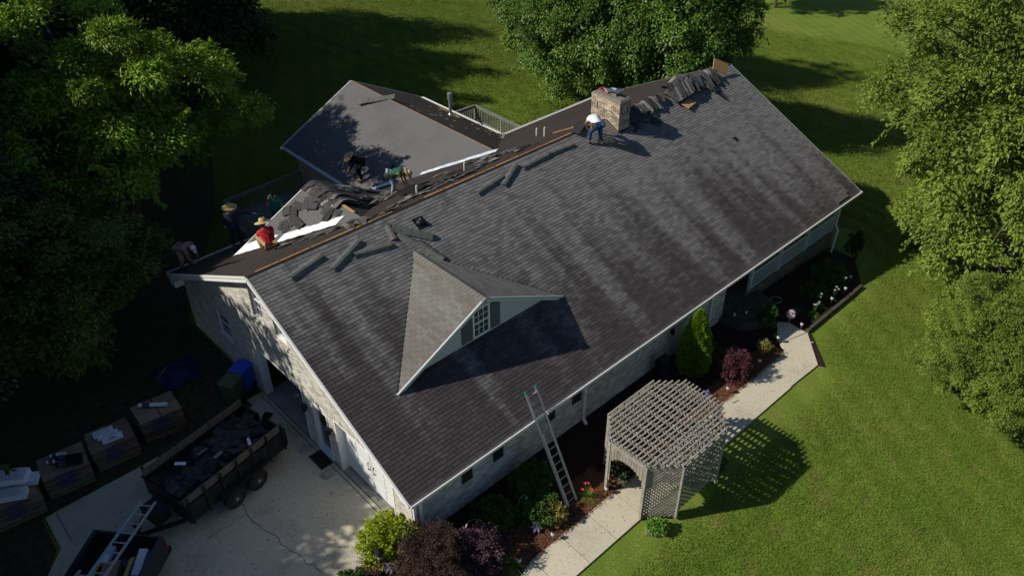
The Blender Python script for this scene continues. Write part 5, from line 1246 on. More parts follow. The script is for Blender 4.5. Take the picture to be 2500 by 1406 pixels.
def kp(x, y, z): return tuple(kmat @ Vector((x, y, z)))
ladder('teal and silver extension ladder lying in the truck bed and sticking out over the tailgate', kp(1.0, .05, 1.78), kp(-3.05, .12, 1.42), .42, 12, None, side=(kmat.to_3x3() @ Vector((0, 1, 0))), railm='teal_rail')
ladder('silver stepladder lying in the truck bed left of the long ladder', kp(1.2, -.55, 1.62), kp(-.75, -.45, 1.32), .42, 6, None, side=(kmat.to_3x3() @ Vector((0, 1, 0))), name='stepladder')

def pallet_stack(x, y, rz, label):
    t = thing('shingle_pallet', label, 'pallet', (x, y, 0), rz)
    for k in range(6): MB().bx(-.66+k*.24, -.66+k*.24+.12, -.52, .52, .10, .12).build('pallet_board', 'pallet', t)
    for yy in (-.48, 0, .48): MB().bx(-.66, .66, yy-.04, yy+.04, 0, .10).build('pallet_runner', 'pallet', t)
    for l_ in range(8):
        z = .12+l_*.095
        if l_ % 2: cells = [(-.66, -.01, -.52, -.01), (.01, .66, -.52, -.01), (-.66, -.01, .01, .52), (.01, .66, .01, .52)]
        else: cells = [(-.66, .34, -.50, -.175), (-.66, .34, -.165, .165), (-.66, .34, .175, .50), (.35, .67, -.50, .50)]
        for (a, b_, c, d) in cells:
            j = rnd(-.03, .03); key = ('bundle', round(b_-a, 2), round(d-c, 2))
            if key not in meshes:
                mb = MB(); w_, h_ = (b_-a)/2, (d-c)/2; mb.hexa([(-w_+.03, -h_+.03, 0), (w_-.03, -h_+.03, 0), (w_-.03, h_-.03, 0), (-w_+.03, h_-.03, 0), (-w_, -h_, .075), (w_, -h_, .075), (w_, h_, .075), (-w_, h_, .075)]); me = mb.mesh('shingle_bundle'); me.materials.append(M_['wrap']); meshes[key] = me
            o = link('shingle_bundle', meshes[key], None, t, loc=((a+b_)/2+j, (c+d)/2+rnd(-.03, .03), z))
        if l_ > 1:
            MB().bx(-.675, -.672, -.2, .2, z+.02, z+.07).build('bundle_label', 'wrapblue', t); MB().bx(-.30, .18, -.545, -.542, z+.02, z+.07).build('bundle_label', 'wrapblue', t)
    return t
PT = .12+8*.095
P4 = [(-3.02, 2.62, R(-5), 'pallet of wrapped shingle bundles nearest the bins, one white roll on top'), (-4.65, 2.45, R(-6), 'second pallet of shingle bundles from the house, white packages fanned on top'),
      (-6.15, 2.35, R(-8), 'third pallet of shingle bundles from the house, black and white rolls on top'), (-7.70, 2.15, R(-6), 'farthest left pallet of shingle bundles, stacked with large white packages')]
for p in P4: pallet_stack(*p)
def roll(label, c, rz, l_, r_, m='pack', cat='roll'):
    t = thing('underlay_roll', label, cat, c, rz); MB().tube([(-l_/2, 0, r_), (l_/2, 0, r_)], r_, 14).build('roll', m, t); MB().tube([(-l_/2-.004, 0, r_), (-l_/2, 0, r_)], r_*.4, 10).build('core', 'black', t); MB().tube([(l_/2, 0, r_), (l_/2+.004, 0, r_)], r_*.4, 10).build('core', 'black', t)
    MB().tube([(-l_*.36, 0, r_), (-l_*.1, 0, r_)], r_+.003, 14).build('printed_band', 'print_', t)
roll('white printed roll on the pallet nearest the bins', (-3.05, 2.72, PT), R(-40), .95, .07)
roll('upper of two short white rolls on the third pallet', (-6.15, 2.62, PT), R(-30), .45, .06); roll('lower of two short white rolls on the third pallet', (-6.32, 2.42, PT), R(-30), .45, .06)
roll('black roll beside the white ones on the third pallet', (-5.95, 2.25, PT), R(-30), .75, .09, 'tar'); roll('second black roll at the edge of the third pallet', (-6.02, 2.02, PT), R(-30), .75, .09, 'tar')
def package(label, c, rz, d, text=None, n=3):
    t = thing('white_package', label, 'package', c, rz); MB().bx(-d[0]/2, d[0]/2, -d[1]/2, d[1]/2, 0, d[2]).build('carton', 'pack', t)
    for k in range(n): y = -d[1]/2+d[1]*(k+.7)/(n+.4); MB().bx(-d[0]*.42, d[0]*rnd(.2, .42), y-.006, y+.006, d[2], d[2]+.002).build('printed_line', 'print_', t)
    if text: text_mesh('lettering', text, .14, 'print_', t, Matrix.Translation((0, -.02, d[2]+.004)))
    return t
package('lowest white package of the fan on the second pallet, printed ABC', (-4.62, 2.22, PT), R(-10), (.62, .30, .03), 'ABC', 0)
package('middle white package of the fan on the second pallet', (-4.68, 2.42, PT+.03), R(-16), (.62, .30, .03)); package('top left white package of the fan on the second pallet', (-4.75, 2.60, PT+.06), R(-8), (.62, .30, .03))
package('white package in front on the far left pallet', (-7.78, 1.95, PT), R(-30), (1.0, .36, .2), None, 5); package('white package at the back of the far left pallet', (-7.35, 2.3, PT), R(-30), (1.0, .36, .2), None, 5); package('white package lying across on top of the far left pallet', (-7.55, 2.45, PT+.2), R(-38), (1.05, .5, .2), None, 6)
def bin_(label, x, y, rz, m):
    t = thing('wheelie_bin', label, 'bin', (x, y, .02), rz); mb = MB(); mb.hexa([(-.25, -.22, .03), (.22, -.22, .03), (.22, .22, .03), (-.25, .22, .03), (-.32, -.29, .98), (.30, -.29, .98), (.30, .29, .98), (-.32, .29, .98)]); mb.build('bin_body', m, t)
    l_ = MB(); l_.hexa([(-.37, -.32, .985), (.34, -.32, .985), (.34, .32, .985), (-.37, .32, .985), (-.34, -.28, 1.05), (.28, -.28, 1.08), (.28, .28, 1.08), (-.34, .28, 1.05)]); lo_ = l_.build('bin_lid', m, t); lo_.modifiers.new('b', 'BEVEL').width = .02
    MB().tube([(.37, -.25, .98), (.37, .25, .98)], .018, 8).build('bin_handle', m, t)
    for s_ in (-1, 1): MB().tube([(.22, s_*.25, .12), (.22, s_*.29, .12)], .12, 14).build('bin_wheel', 'rubber', t)
bin_('olive green wheelie bin left of the blue one', -.62, 1.98, R(25), 'greenbin'); bin_('bright blue wheelie bin against the brick gable wall', -.02, 2.35, R(25), 'bluebin')
cr = MB()
for i in range(9):
    for j in range(9):
        def q(i, j): x = -2.2+i*.17; y = 4.0+j*.16; return (x, y, .05+.38*max(0, 1-((i-4)**2+(j-4)**2)/20)+.05*math.sin(i*1.9+j*2.3))
        cr.poly([q(i, j), q(i+1, j), q(i+1, j+1), q(i, j+1)])
tag(cr.build('crumpled_tarp', 'tarp', smooth=True), 'crumpled dark blue tarp on the ground behind the first pallet', 'tarp')
mt = MB().bx(-.16, .28, -2.80, -2.03, .022, .04).build('door_mat', 'mat_'); tag(mt, 'dark rectangular mat in front of the entry door', 'mat')
def stone_(x, y, lb, r=.2):
    bm = bmesh.new(); bmesh.ops.create_icosphere(bm, subdivisions=3, radius=1)
    for v in bm.verts: k = 1+.12*math.sin(v.co.x*5+x)+.1*math.sin(v.co.y*7); v.co = Vector((max(-.9, min(.9, v.co.x))*r*k, max(-.8, min(.8, v.co.y))*r*.85*k, max(-.6, min(.6, v.co.z))*r*.5+.06))
    me = bpy.data.meshes.new('stone'); bm.to_mesh(me); bm.free(); tag(link('stone', me, 'stone', loc=(x, y, .02)), lb, 'stone')
stone_(-.06, -1.68, 'mossy stone block on the drive above the door mat'); stone_(-.10, -3.12, 'mossy stone block on the drive below the door mat')
for k, (x, y) in enumerate(((-.2, .55), (-.45, .35))):
    o = MB().box((0, 0, .02), (.34, .3, .012)).build('shingle_scrap', 'tar', loc=(x, y, .03)); o.rotation_euler = (.05, .1, .6+k); tag(o, ('black shingle scrap on the drive behind the trailer, upper one', 'black shingle scrap on the drive behind the trailer, lower one')[k], 'shingle')

# ================================================================== PLANTS
def leaves(name, P, D, N, ln, wd, tint, m, parent=None, **kw):
    P = np.asarray(P, float); D = np.asarray(D, float); N = np.asarray(N, float); n = len(P)
    D /= np.linalg.norm(D, axis=1, keepdims=True)+1e-9; Sd = np.cross(D, N); Sd /= np.linalg.norm(Sd, axis=1, keepdims=True)+1e-9; Nn = np.cross(Sd, D)
    ln = np.broadcast_to(ln, n)[:, None]; wd = np.broadcast_to(wd, n)[:, None]
    v = np.empty((n, 4, 3)); v[:, 0] = P; v[:, 1] = P+D*ln*.45+Sd*wd*.5+Nn*wd*.12; v[:, 2] = P+D*ln-Nn*ln*.10; v[:, 3] = P+D*ln*.45-Sd*wd*.5+Nn*wd*.12
    me = bpy.data.meshes.new(name); me.vertices.add(n*4); me.vertices.foreach_set('co', v.reshape(-1).astype(np.float32))
    me.loops.add(n*4); me.loops.foreach_set('vertex_index', np.arange(n*4, dtype=np.int32)); me.polygons.add(n)
    me.polygons.foreach_set('loop_start', np.arange(0, n*4, 4, dtype=np.int32)); me.update(calc_edges=True)
    a = me.attributes.new('tint', 'FLOAT', 'FACE'); a.data.foreach_set('value', np.clip(tint, 0, 1).astype(np.float32))
    return link(name, me, m, parent, **kw) if m is not None else me
def unit(v): return v/(np.linalg.norm(v, axis=1, keepdims=True)+1e-9)
def crown_data(rng, rx, ry, rz, zc, nb, per, br, droop=.4, low=-.55, flat=.6, fill=.25, lump=.16, sprig=.6):
    """boughs spread over an uneven crown; sprays of leaves over the outer side of each bough"""
    k = np.arange(nb)+.5; ph = np.arccos(1-(1-low)*k/nb); th = np.pi*(1+5**.5)*k
    d = np.stack([np.cos(th)*np.sin(ph), np.sin(th)*np.sin(ph), np.cos(ph)], 1)+rng.normal(0, .10, (nb, 3)); d = unit(d)
    lo = 1+lump*(np.sin(3*d[:, 0]+2*d[:, 2]*2+rng.uniform(0, 6))+np.sin(4*d[:, 1]-3*d[:, 0]+rng.uniform(0, 6)))*.7
    rad = lo*rng.uniform(.66, 1.05, nb); c = d*rad[:, None]*np.array([rx, ry, rz])
    sb = br*rng.uniform(.7, 1.35, nb); tb = rng.uniform(.15, .85, nb)
    m = nb*per; i = np.repeat(np.arange(nb), per); q = unit(rng.normal(0, 1, (m, 3))); outward = unit(d[i]+np.array([0, 0, .35]))
    q = np.where((np.sum(q*outward, 1) < -.25)[:, None], -q, q); r_ = rng.uniform(.55, 1.08, m)[:, None]
    P = c[i]+q*r_*sb[i][:, None]*np.array([1, 1, flat]); P[:, 2] += zc
    P[:, 2] -= (r_[:, 0]**2)*sb[i]*droop*.5*rng.uniform(0, 1, m)
    D = unit(q*.9+d[i]*.5+rng.normal(0, .55, (m, 3))+np.array([0, 0, -droop])); N = unit(q+np.array([0, 0, .9])+rng.normal(0, .45, (m, 3)))
    t = .5+(tb[i]-.5)*.6+rng.normal(0, .14, m)
    # part of the leaves sit along twigs that reach out of the bough and sag
    nsp = 7; tw_ = unit(d[:, None, :]*.9+rng.normal(0, .62, (nb, nsp, 3))); tl = sb[:, None]*rng.uniform(.8, 1.75, (nb, nsp)); pick = rng.uniform(0, 1, m) < sprig; ks = rng.integers(0, nsp, m); u_ = rng.uniform(.15, 1, m)
    tv = tw_[i, ks]; tlen = tl[i, ks]; Q = c[i]+tv*(tlen*u_)[:, None]+rng.normal(0, 1, (m, 3))*(.10*sb[i]*(1.15-u_))[:, None]; Q[:, 2] += zc-(tlen*u_*u_)*droop*.35
    P = np.where(pick[:, None], Q, P); D = np.where(pick[:, None], unit(tv+rng.normal(0, .55, (m, 3))+np.array([0, 0, -droop*.6])), D); N = np.where(pick[:, None], unit(rng.normal(0, .5, (m, 3))+np.array([0, 0, 1.])+d[i]*.4), N)
    nf = int(m*fill); f = unit(rng.normal(0, 1, (nf, 3)))*rng.uniform(.35, .82, nf)[:, None]*np.array([rx, ry, rz]); f[:, 2] = np.maximum(f[:, 2], low*rz*.8)+zc
    P = np.concatenate([P, f]); D = np.concatenate([D, unit(rng.normal(0, 1, (nf, 3)))]); N = np.concatenate([N, unit(rng.normal(0, 1, (nf, 3)))]); t = np.concatenate([t, np.full(nf, .3)])  # inner fill leaves tinted darker, painting shade inside the crown
    big = np.concatenate([np.ones(m), np.full(nf, 1.8)]); c[:, 2] += zc
    return P, D, N, t, big, c
def tree_mesh(seed, rx, ry, rz, zc, nb, per, br, leaf, lw, m, barkm, trunk_r, **kw):
    rng = np.random.default_rng(seed); P, D, N, t, big, c = crown_data(rng, rx, ry, rz, zc, nb, per, br, **kw)
    me = leaves('crown', P, D, N, leaf*big*rng.uniform(.7, 1.25, len(P)), lw*big*rng.uniform(.8, 1.2, len(P)), t, None); me.materials.append(M_[m])
    tb = MB(); h = zc+rz*.3; pts = [(rng.normal(0, .08)*k/4*trunk_r*4, rng.normal(0, .08)*k/4*trunk_r*4, -.3+(h+.3)*k/5) for k in range(6)]
    tb.tube(pts, [trunk_r*(1.25-.17*k) for k in range(6)], 10)
    idx = rng.choice(len(c), min(26, len(c)), replace=False)
    for j in idx:
        a = Vector(pts[1]).lerp(Vector(pts[5]), rng.uniform(.15, .95)); b = Vector(c[j]); mid = a.lerp(b, .5)+Vector((0, 0, .06*(b-a).length))
        tb.tube([a, mid, b], [trunk_r*.38, trunk_r*.22, trunk_r*.06], 6)
    tm = tb.mesh('trunk'); tm.materials.append(M_[barkm]); return me, tm
def place_tree(ms, label, x, y, rz=0, s=1.0, name='tree', group=None, z=None):
    t = thing(name, label, 'tree', (x, y, (terr(x, y) if z is None else z)-.05), rz, group); t.scale = (s, s, s) if not isinstance(s, tuple) else s
    link('crown', ms[0], None, t); link('trunk', ms[1], None, t); return t
oakR = tree_mesh(11, 5.2, 5.2, 5.3, 6.1, 380, 620, .72, .135, .062, 'leaf_oak', 'bark', .28, droop=.30, low=-.92, flat=.62, fill=.10, lump=.17)
pear = tree_mesh(12, 6.2, 6.2, 5.4, 6.6, 260, 560, 1.0, .17, .105, 'leaf_big', 'barkpale', .26, droop=.8, low=-.85, flat=.8, fill=.10, lump=.17)
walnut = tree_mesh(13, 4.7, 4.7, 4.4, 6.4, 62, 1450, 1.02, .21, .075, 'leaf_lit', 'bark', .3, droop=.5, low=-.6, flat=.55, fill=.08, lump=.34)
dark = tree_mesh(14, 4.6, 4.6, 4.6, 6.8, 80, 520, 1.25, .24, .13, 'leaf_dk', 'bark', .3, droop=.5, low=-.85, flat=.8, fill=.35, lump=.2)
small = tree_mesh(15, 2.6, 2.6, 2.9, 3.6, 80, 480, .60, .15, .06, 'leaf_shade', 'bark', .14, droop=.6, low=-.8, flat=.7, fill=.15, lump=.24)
place_tree(oakR, 'large leafy oak filling the right side beside the front lawn', 29.5, -13.0, R(20), (1.22, 1.22, 1.28), 'oak_tree')
place_tree(oakR, 'smaller spreading tree at the right edge below the large oak', 18.9, -16.5, R(140), (.50, .50, .50), 'oak_tree')
place_tree(pear, 'broad droopy leaved tree right behind the chimney', 31.8, 8.9, R(0), (.84, .84, .94), 'shade_tree')
place_tree(pear, 'shade tree hanging low behind the stripped slope left of the chimney', 30.0, 13.6, R(200), (.82, .82, .86), 'shade_tree')
place_tree(pear, 'taller tree behind the one at the chimney', 38.5, 22.6, R(100), (.95, .95, 1.15), 'shade_tree')
place_tree(small, 'young tree far back on the lawn at the top edge', 76.0, 26.5, R(10), (1.3, 1.3, 1.6), 'young_tree')
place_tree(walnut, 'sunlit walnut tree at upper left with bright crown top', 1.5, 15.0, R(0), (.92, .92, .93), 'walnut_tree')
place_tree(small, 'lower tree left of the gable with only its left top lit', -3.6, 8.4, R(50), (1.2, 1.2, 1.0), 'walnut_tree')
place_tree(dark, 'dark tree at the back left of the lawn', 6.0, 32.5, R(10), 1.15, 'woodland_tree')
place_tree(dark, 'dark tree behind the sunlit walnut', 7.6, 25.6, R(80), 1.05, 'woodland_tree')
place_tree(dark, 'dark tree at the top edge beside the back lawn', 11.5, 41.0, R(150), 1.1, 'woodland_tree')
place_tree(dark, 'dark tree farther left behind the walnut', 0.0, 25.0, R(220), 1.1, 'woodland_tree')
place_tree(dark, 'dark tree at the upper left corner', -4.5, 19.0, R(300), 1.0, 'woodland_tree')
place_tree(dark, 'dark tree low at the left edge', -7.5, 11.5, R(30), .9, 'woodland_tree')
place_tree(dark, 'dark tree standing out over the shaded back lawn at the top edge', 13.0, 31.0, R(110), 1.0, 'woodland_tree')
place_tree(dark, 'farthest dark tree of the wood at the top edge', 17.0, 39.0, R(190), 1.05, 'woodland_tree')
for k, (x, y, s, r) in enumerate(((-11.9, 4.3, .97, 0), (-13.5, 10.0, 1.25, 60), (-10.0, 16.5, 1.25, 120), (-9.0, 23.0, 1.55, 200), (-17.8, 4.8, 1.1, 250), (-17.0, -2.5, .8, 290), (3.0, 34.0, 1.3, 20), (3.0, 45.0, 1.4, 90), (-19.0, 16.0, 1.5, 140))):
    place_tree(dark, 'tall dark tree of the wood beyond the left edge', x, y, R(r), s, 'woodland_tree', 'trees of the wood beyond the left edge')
# ---- garden
def bush(name, label, x, y, r, h, m, leaf=.07, lw=.035, nb=60, per=80, seed=1, cat='shrub', spiky=0, group=None, dx=1.):
    rng = np.random.default_rng(seed); P, D, N, t, big, c = crown_data(rng, r, r*dx, h*.55, h*.5, nb, per, r*.22, droop=.1, low=-.75, flat=.8, fill=.5, lump=.10)
    P[:, 2] = np.maximum(P[:, 2], .02); tg = thing(name, label, cat, (x, y, terr(x, y)), 0, group)
    leaves('foliage', P, D, N, leaf*rng.uniform(.7, 1.3, len(P)), lw, t, m, tg)
    st = MB()
    for k in range(5): a = rng.uniform(0, 6.28); st.tube([(0, 0, 0), (math.cos(a)*r*.3, math.sin(a)*r*.3, h*.3), (math.cos(a)*r*.6, math.sin(a)*r*.6, h*.55)], [.03, .02, .008], 5)
    st.build('stem', 'bark', tg); return tg
bush('lime_shrub', 'bright lime green shrub at the front left corner of the house', -.42, -6.75, .72, 1.15, 'leaf_lime', .085, .05, 60, 90, 3)
bush('brown_maple', 'brownish weeping maple in front of the corner downspout', .20, -8.10, .86, 1.4, 'leaf_brown', .07, .018, 110, 190, 4)
bush('brown_maple', 'second mound of the brownish maple at the bottom edge of the photo', -.35, -8.75, .9, 1.3, 'leaf_brown', .07, .018, 90, 190, 24)
bush('plum_shrub', 'dark purple leaved shrub right of the brown maple', 1.30, -8.75, .74, 1.0, 'leaf_plum', .075, .03, 90, 110, 5)
bush('green_shrub', 'green shrub at the bottom edge left of the spiky plant', -1.95, -7.15, .42, .7, 'leaf_shrub', .08, .04, 40, 70, 6)
bush('green_shrub', 'rounded green shrub behind the foot of the ladder', 4.25, -7.95, .62, .95, 'leaf_shrub', .06, .03, 60, 90, 7)
bush('green_shrub', 'dim green shrub left of the ladder foot behind the gold one', 3.75, -8.75, .6, .75, 'leaf_shrub', .06, .03, 50, 80, 8)
bush('gold_shrub', 'small yellow tipped shrub in front of the ladder foot', 4.0, -9.22, .34, .62, 'leaf_gold', .06, .035, 30, 50, 9)
bush('green_shrub', 'low dark shrub in the shade near the left front window', 2.6, -8.0, .6, .6, 'leaf_shrub', .06, .03, 40, 70, 10)
bush('green_shrub', 'dark shrub in the shade between arborvitae and entrance', 13.3, -8.0, .55, .7, 'leaf_shrub', .06, .03, 40, 70, 31)
bush('red_maple', 'small red leaved maple beside the walk right of the arbor', 13.4, -9.1, .55, 1.1, 'leaf_red', .09, .022, 70, 90, 12, cat='shrub')
bush('holly_shrub', 'upright glossy shrub at the turn of the walk', 16.75, -8.45, .34, 1.2, 'leaf_shrub', .07, .04, 50, 60, 13)
bush('gold_shrub', 'small golden shrub at the edge of the walk', 15.5, -9.15, .28, .5, 'leaf_gold', .06, .035, 24, 34, 14)
bush('green_shrub', 'broad low shrub in the shaded bed at the far right corner', 22.0, -8.3, .7, .6, 'leaf_shrub', .07, .04, 50, 60, 15)
bush('green_shrub', 'low shrub in the shaded bed below the porch rail', 20.2, -8.6, .5, .45, 'leaf_shrub', .07, .04, 40, 50, 16)
bush('green_shrub', 'dark conical shrub at the far right porch corner', 24.7, -8.0, .35, 1.2, 'leaf_dk', .07, .04, 40, 50, 17)
def arborvitae():
    rng = np.random.default_rng(20); n = 26000; z = rng.uniform(0, 1, n)**1.15; H_ = 2.72; prof = np.interp(z, [0, .12, .35, .6, .85, 1], [.86, .98, .95, .74, .38, .04]); th = rng.uniform(0, 6.283, n)
    lump = 1+.08*np.sin(th*9+z*26)+.05*np.sin(th*5-z*41); rr = .58*prof*lump*rng.uniform(.78, 1.03, n); P = np.stack([np.cos(th)*rr, np.sin(th)*rr, z*H_], 1)
    D = np.stack([np.cos(th)*.7, np.sin(th)*.7, np.full(n, .9)], 1)+rng.normal(0, .3, (n, 3)); N = np.stack([-np.sin(th), np.cos(th), np.zeros(n)], 1)+rng.normal(0, .5, (n, 3))
    t = thing('arborvitae', 'tall conical arborvitae with its left side lit bright green against the brick wall', 'shrub', (12.55, -7.95, terr(12.5, -8))); leaves('foliage', P, D, N, .085*rng.uniform(.7, 1.3, n), .03, rng.uniform(.1, .9, n), 'leaf_arb', t)
    MB().tube([(0, 0, 0), (0, 0, 1.5)], [.06, .03], 6).build('stem', 'bark', t)
arborvitae()
def blades(name, label, x, y, n, ln, wd, m, seed, cat='plant', flowers=None, h0=0, stalk=0, fm='flower_r', arch=1.0):
    rng = np.random.default_rng(seed); t = thing(name, label, cat, (x, y, terr(x, y)+.01)); mb = MB()
    for k in range(n):
        a = rng.uniform(0, 6.28); l_ = ln*rng.uniform(.7, 1.15); el = rng.uniform(.5, 1.45); pts = []
        for j in range(5): f = j/4; e = el-f*1.3*arch; pts.append((math.cos(a)*l_*f*math.cos(el)*(1+.2*f), math.sin(a)*l_*f*math.cos(el)*(1+.2*f), h0+l_*f*math.sin(el)-arch*.55*l_*f*f))
        s_ = (-math.sin(a), math.cos(a))
        for (p, q), f in zip(zip(pts[:-1], pts[1:]), (0, .25, .5, .75)):
            w0 = wd*(1-f*.9); w1 = wd*(1-(f+.25)*.95); mb.poly([(p[0]-s_[0]*w0, p[1]-s_[1]*w0, p[2]), (p[0]+s_[0]*w0, p[1]+s_[1]*w0, p[2]), (q[0]+s_[0]*w1, q[1]+s_[1]*w1, q[2]), (q[0]-s_[0]*w1, q[1]-s_[1]*w1, q[2])], rng.uniform(.2, .9))
    mb.build('blades', m, t)
    for k in range(flowers or 0):
        a = rng.uniform(0, 6.28); r_ = ln*rng.uniform(.1, .5); z = stalk*rng.uniform(.8, 1.1); MB().tube([(0, 0, 0), (math.cos(a)*r_, math.sin(a)*r_, z)], .006, 4).build('stalk', 'leaf_blade', t)
        fl_ = MB()
        for j in range(6): b = j*1.047; c = Vector((math.cos(a)*r_, math.sin(a)*r_, z)); fl_.poly([c, c+Vector((math.cos(b-.35)*.05, math.sin(b-.35)*.05, .03)), c+Vector((math.cos(b)*.06, math.sin(b)*.06, .03)), c+Vector((math.cos(b+.35)*.05, math.sin(b+.35)*.05, .03))])
        fl_.build('flower', fm, t)
    return t
blades('daylily', 'daylily with red blooms between the ladder foot and the arbor', 5.35, -9.32, 60, .62, .013, 'leaf_blade', 1, flowers=5, stalk=.55)
blades('daylily', 'daylily with orange red blooms by the globe light at the bottom', 1.95, -9.42, 80, .68, .013, 'leaf_blade', 2, flowers=3, stalk=.5)
blades('cordyline', 'spiky bronze leaved plant beside the lime shrub', -1.15, -6.95, 70, .62, .014, 'leaf_cord', 3, h0=.25, arch=.25)
for k, (x, y, lb) in enumerate(((19.0, -9.25, 'hosta with white flower spikes behind the timber edging, nearest the walk'), (19.7, -9.15, 'second hosta with white flowers in the shaded bed'), (20.6, -9.2, 'hosta with a tall white spike in the shaded bed'), (18.6, -8.7, 'hosta without light on it in the middle of the shaded bed'), (21.6, -9.1, 'last hosta along the timber edging'))):
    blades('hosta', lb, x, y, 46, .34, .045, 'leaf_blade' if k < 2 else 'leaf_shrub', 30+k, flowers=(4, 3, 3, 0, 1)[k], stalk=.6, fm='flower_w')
# mulch straw: lit strip along the walk
rng = np.random.default_rng(5); n = 42000; x = rng.uniform(-.6, 16.0, n); y = np.where(x < 6.3, rng.uniform(-10.1, -8.6, n), rng.uniform(-9.75, -9.0, n))
y = np.where((rng.uniform(0, 1, n) < .45) & (x < 3.4), rng.uniform(-10.2, -7.6, n), y); keep = (y > -9.76-np.maximum(0, 1.8-x)*.5) & (x > -.3); x, y = x[keep], y[keep]; n = len(x)
z = np.array([terr(a, b) for a, b in zip(x, y)])+.02+rng.uniform(0, .05, n); a = rng.uniform(0, 6.28, n)
leaves('pine_straw', np.stack([x, y, z], 1), np.stack([np.cos(a), np.sin(a), rng.uniform(-.15, .35, n)], 1), np.stack([np.zeros(n), np.zeros(n), np.ones(n)], 1), rng.uniform(.08, .17, n), .014, rng.uniform(0, 1, n), 'straw', kind='stuff', label='reddish brown pine straw covering the front bed beside the walk', cat='pine straw')
def globe_light(x, y, label):
    t = thing('path_light', label, 'light', (x, y, terr(x, y)), 0, 'globe path lights along the front bed'); MB().tube([(0, 0, 0), (0, 0, .26)], .014, 6).build('stake', 'copper', t)
    MB().lathe([(.02, .25), (.055, .28), (.07, .32), (.055, .37), (.02, .39)], (0, 0, 0), 14).build('globe', 'lamp', t, smooth=True); MB().lathe([(.03, .385), (.032, .395)], (0, 0, 0), 10).build('solar_cap', 'ink', t)
for x, y, lb in ((12.45, -9.58, 'globe path light below the red maple'), (14.6, -9.50, 'globe path light at the walk edge right of the red maple'), (16.3, -9.25, 'globe path light at the turn of the walk'), (17.75, -9.42, 'globe path light at the end of the timber edging nearest the walk'), (20.25, -9.35, 'first globe path light along the timber edging beyond the hostas'), (21.4, -9.35, 'second globe path light along the timber edging beyond the hostas'), (22.4, -9.05, 'farthest globe path light in the shaded bed'), (5.85, -9.62, 'globe path light at the left post of the arbor'), (3.42, -9.66, 'globe path light on the pine straw in the middle of the front bed'), (2.08, -9.62, 'globe path light among the lower daylily')):
    globe_light(x, y, lb)
MB_t = thing('timber_edging', 'dark timber edging along the shaded bed at the right of the walk', 'edging')
for a, b in (((17.85, -9.66), (19.4, -9.64)), ((19.42, -9.64), (21.0, -9.62)), ((21.02, -9.62), (22.5, -9.55))): MB().beam((*a, terr(*a)+.08), (*b, terr(*b)+.08), .13, .13).build('timber', 'timber', MB_t)
# yard sign
sg_ = thing('yard_sign', 'small octagonal security sign reading CPI on a stake at the turn of the walk', 'sign', (17.55, -8.98, terr(17.5, -9)+.02))
view = Vector((-.685, -.729, .72)).normalized(); rx_ = Vector((0, 0, 1)).cross(view).normalized(); uy_ = view.cross(rx_); RM = Matrix((rx_, uy_, view)).transposed().to_4x4(); tilt = Matrix.Translation((0, 0, .62)) @ RM @ Matrix.Scale(1.25, 4)
MB().beam((0, 0, 0), (0, 0, .6), .02, .012).build('stake', 'alu', sg_)
def octo(r, z, m, nm):
    mb = MB(); p = [(r*math.cos(math.pi/8+k*math.pi/4), r*math.sin(math.pi/8+k*math.pi/4)) for k in range(8)]
    mb.poly([(a, b, z+.008) for a, b in p]); mb.poly([(a, b, z) for a, b in reversed(p)])
    for k in range(8): a = p[k]; b = p[(k+1) % 8]; mb.poly([(a[0], a[1], z), (b[0], b[1], z), (b[0], b[1], z+.008), (a[0], a[1], z+.008)])
    me = mb.mesh(nm); me.transform(tilt); return link(nm, me, m, sg_)
octo(.155, 0, 'sign', 'sign_plate'); octo(.142, .010, 'signred', 'sign_border'); octo(.128, .020, 'sign', 'sign_face')
text_mesh('lettering', 'CPI', .125, 'ink', sg_, tilt @ Matrix.Translation((0, .0, .034)) @ Matrix.Diagonal((1.25, 1, 1, 1)))
MB().box((0, 0, 0), (.01, .01, .01)) if False else None
mbl = MB(); mbl.bx(-.09, .09, .072, .082, .03, .034); mbl.bx(-.09, .09, -.082, -.072, .03, .034); me = mbl.mesh('sign_line'); me.transform(tilt); link('sign_line', me, 'signred', sg_)
# flower planter and pots
pl_ = thing('planter', 'low stone planter box with bright green plant at the corner post of the arbor', 'planter', (5.98, -11.50, terr(6, -11.5)), R(-45)); 
for a in ((-.30, .30, -.19, -.15), (-.30, .30, .15, .19), (-.30, -.26, -.15, .15), (.26, .30, -.15, .15)): MB().bx(*a, 0, .2).build('planter_wall', 'planter', pl_)
MB().bx(-.26, .26, -.15, .15, 0, .15).build('soil', 'mulch', pl_)
rng = np.random.default_rng(8); P, D, N, t_, big, c = crown_data(rng, .28, .2, .16, .27, 30, 40, .08, droop=.1, low=-.6); lf = leaves('foliage', P, D, N, .07, .04, t_, mat('leaf_basil', (.14, .30, .03), .5, tint=.4, trans=.2), pl_)
pt_ = thing('flower_pot', 'cream pot with a dark leafy plant and pink blooms inside the arbor opening', 'pot', (6.6, -9.62, -.15)); MB().lathe([(.13, 0), (.20, .12), (.235, .30), (.25, .32), (.22, .33), (.2, .29)], (0, 0, 0), 20).build('pot', 'pot', pt_, smooth=True)
P, D, N, t_, big, c = crown_data(np.random.default_rng(9), .34, .34, .3, .60, 40, 50, .12, droop=.2, low=-.8); leaves('foliage', P, D, N, .08, .05, t_, 'leaf_dk', pt_)
for k in range(5): a = k*1.3; MB().lathe([(.01, 0), (.035, .02), (.02, .05)], (.2*math.cos(a), .2*math.sin(a), .86-.03*k), 8).build('bloom', 'flower_r', pt_)
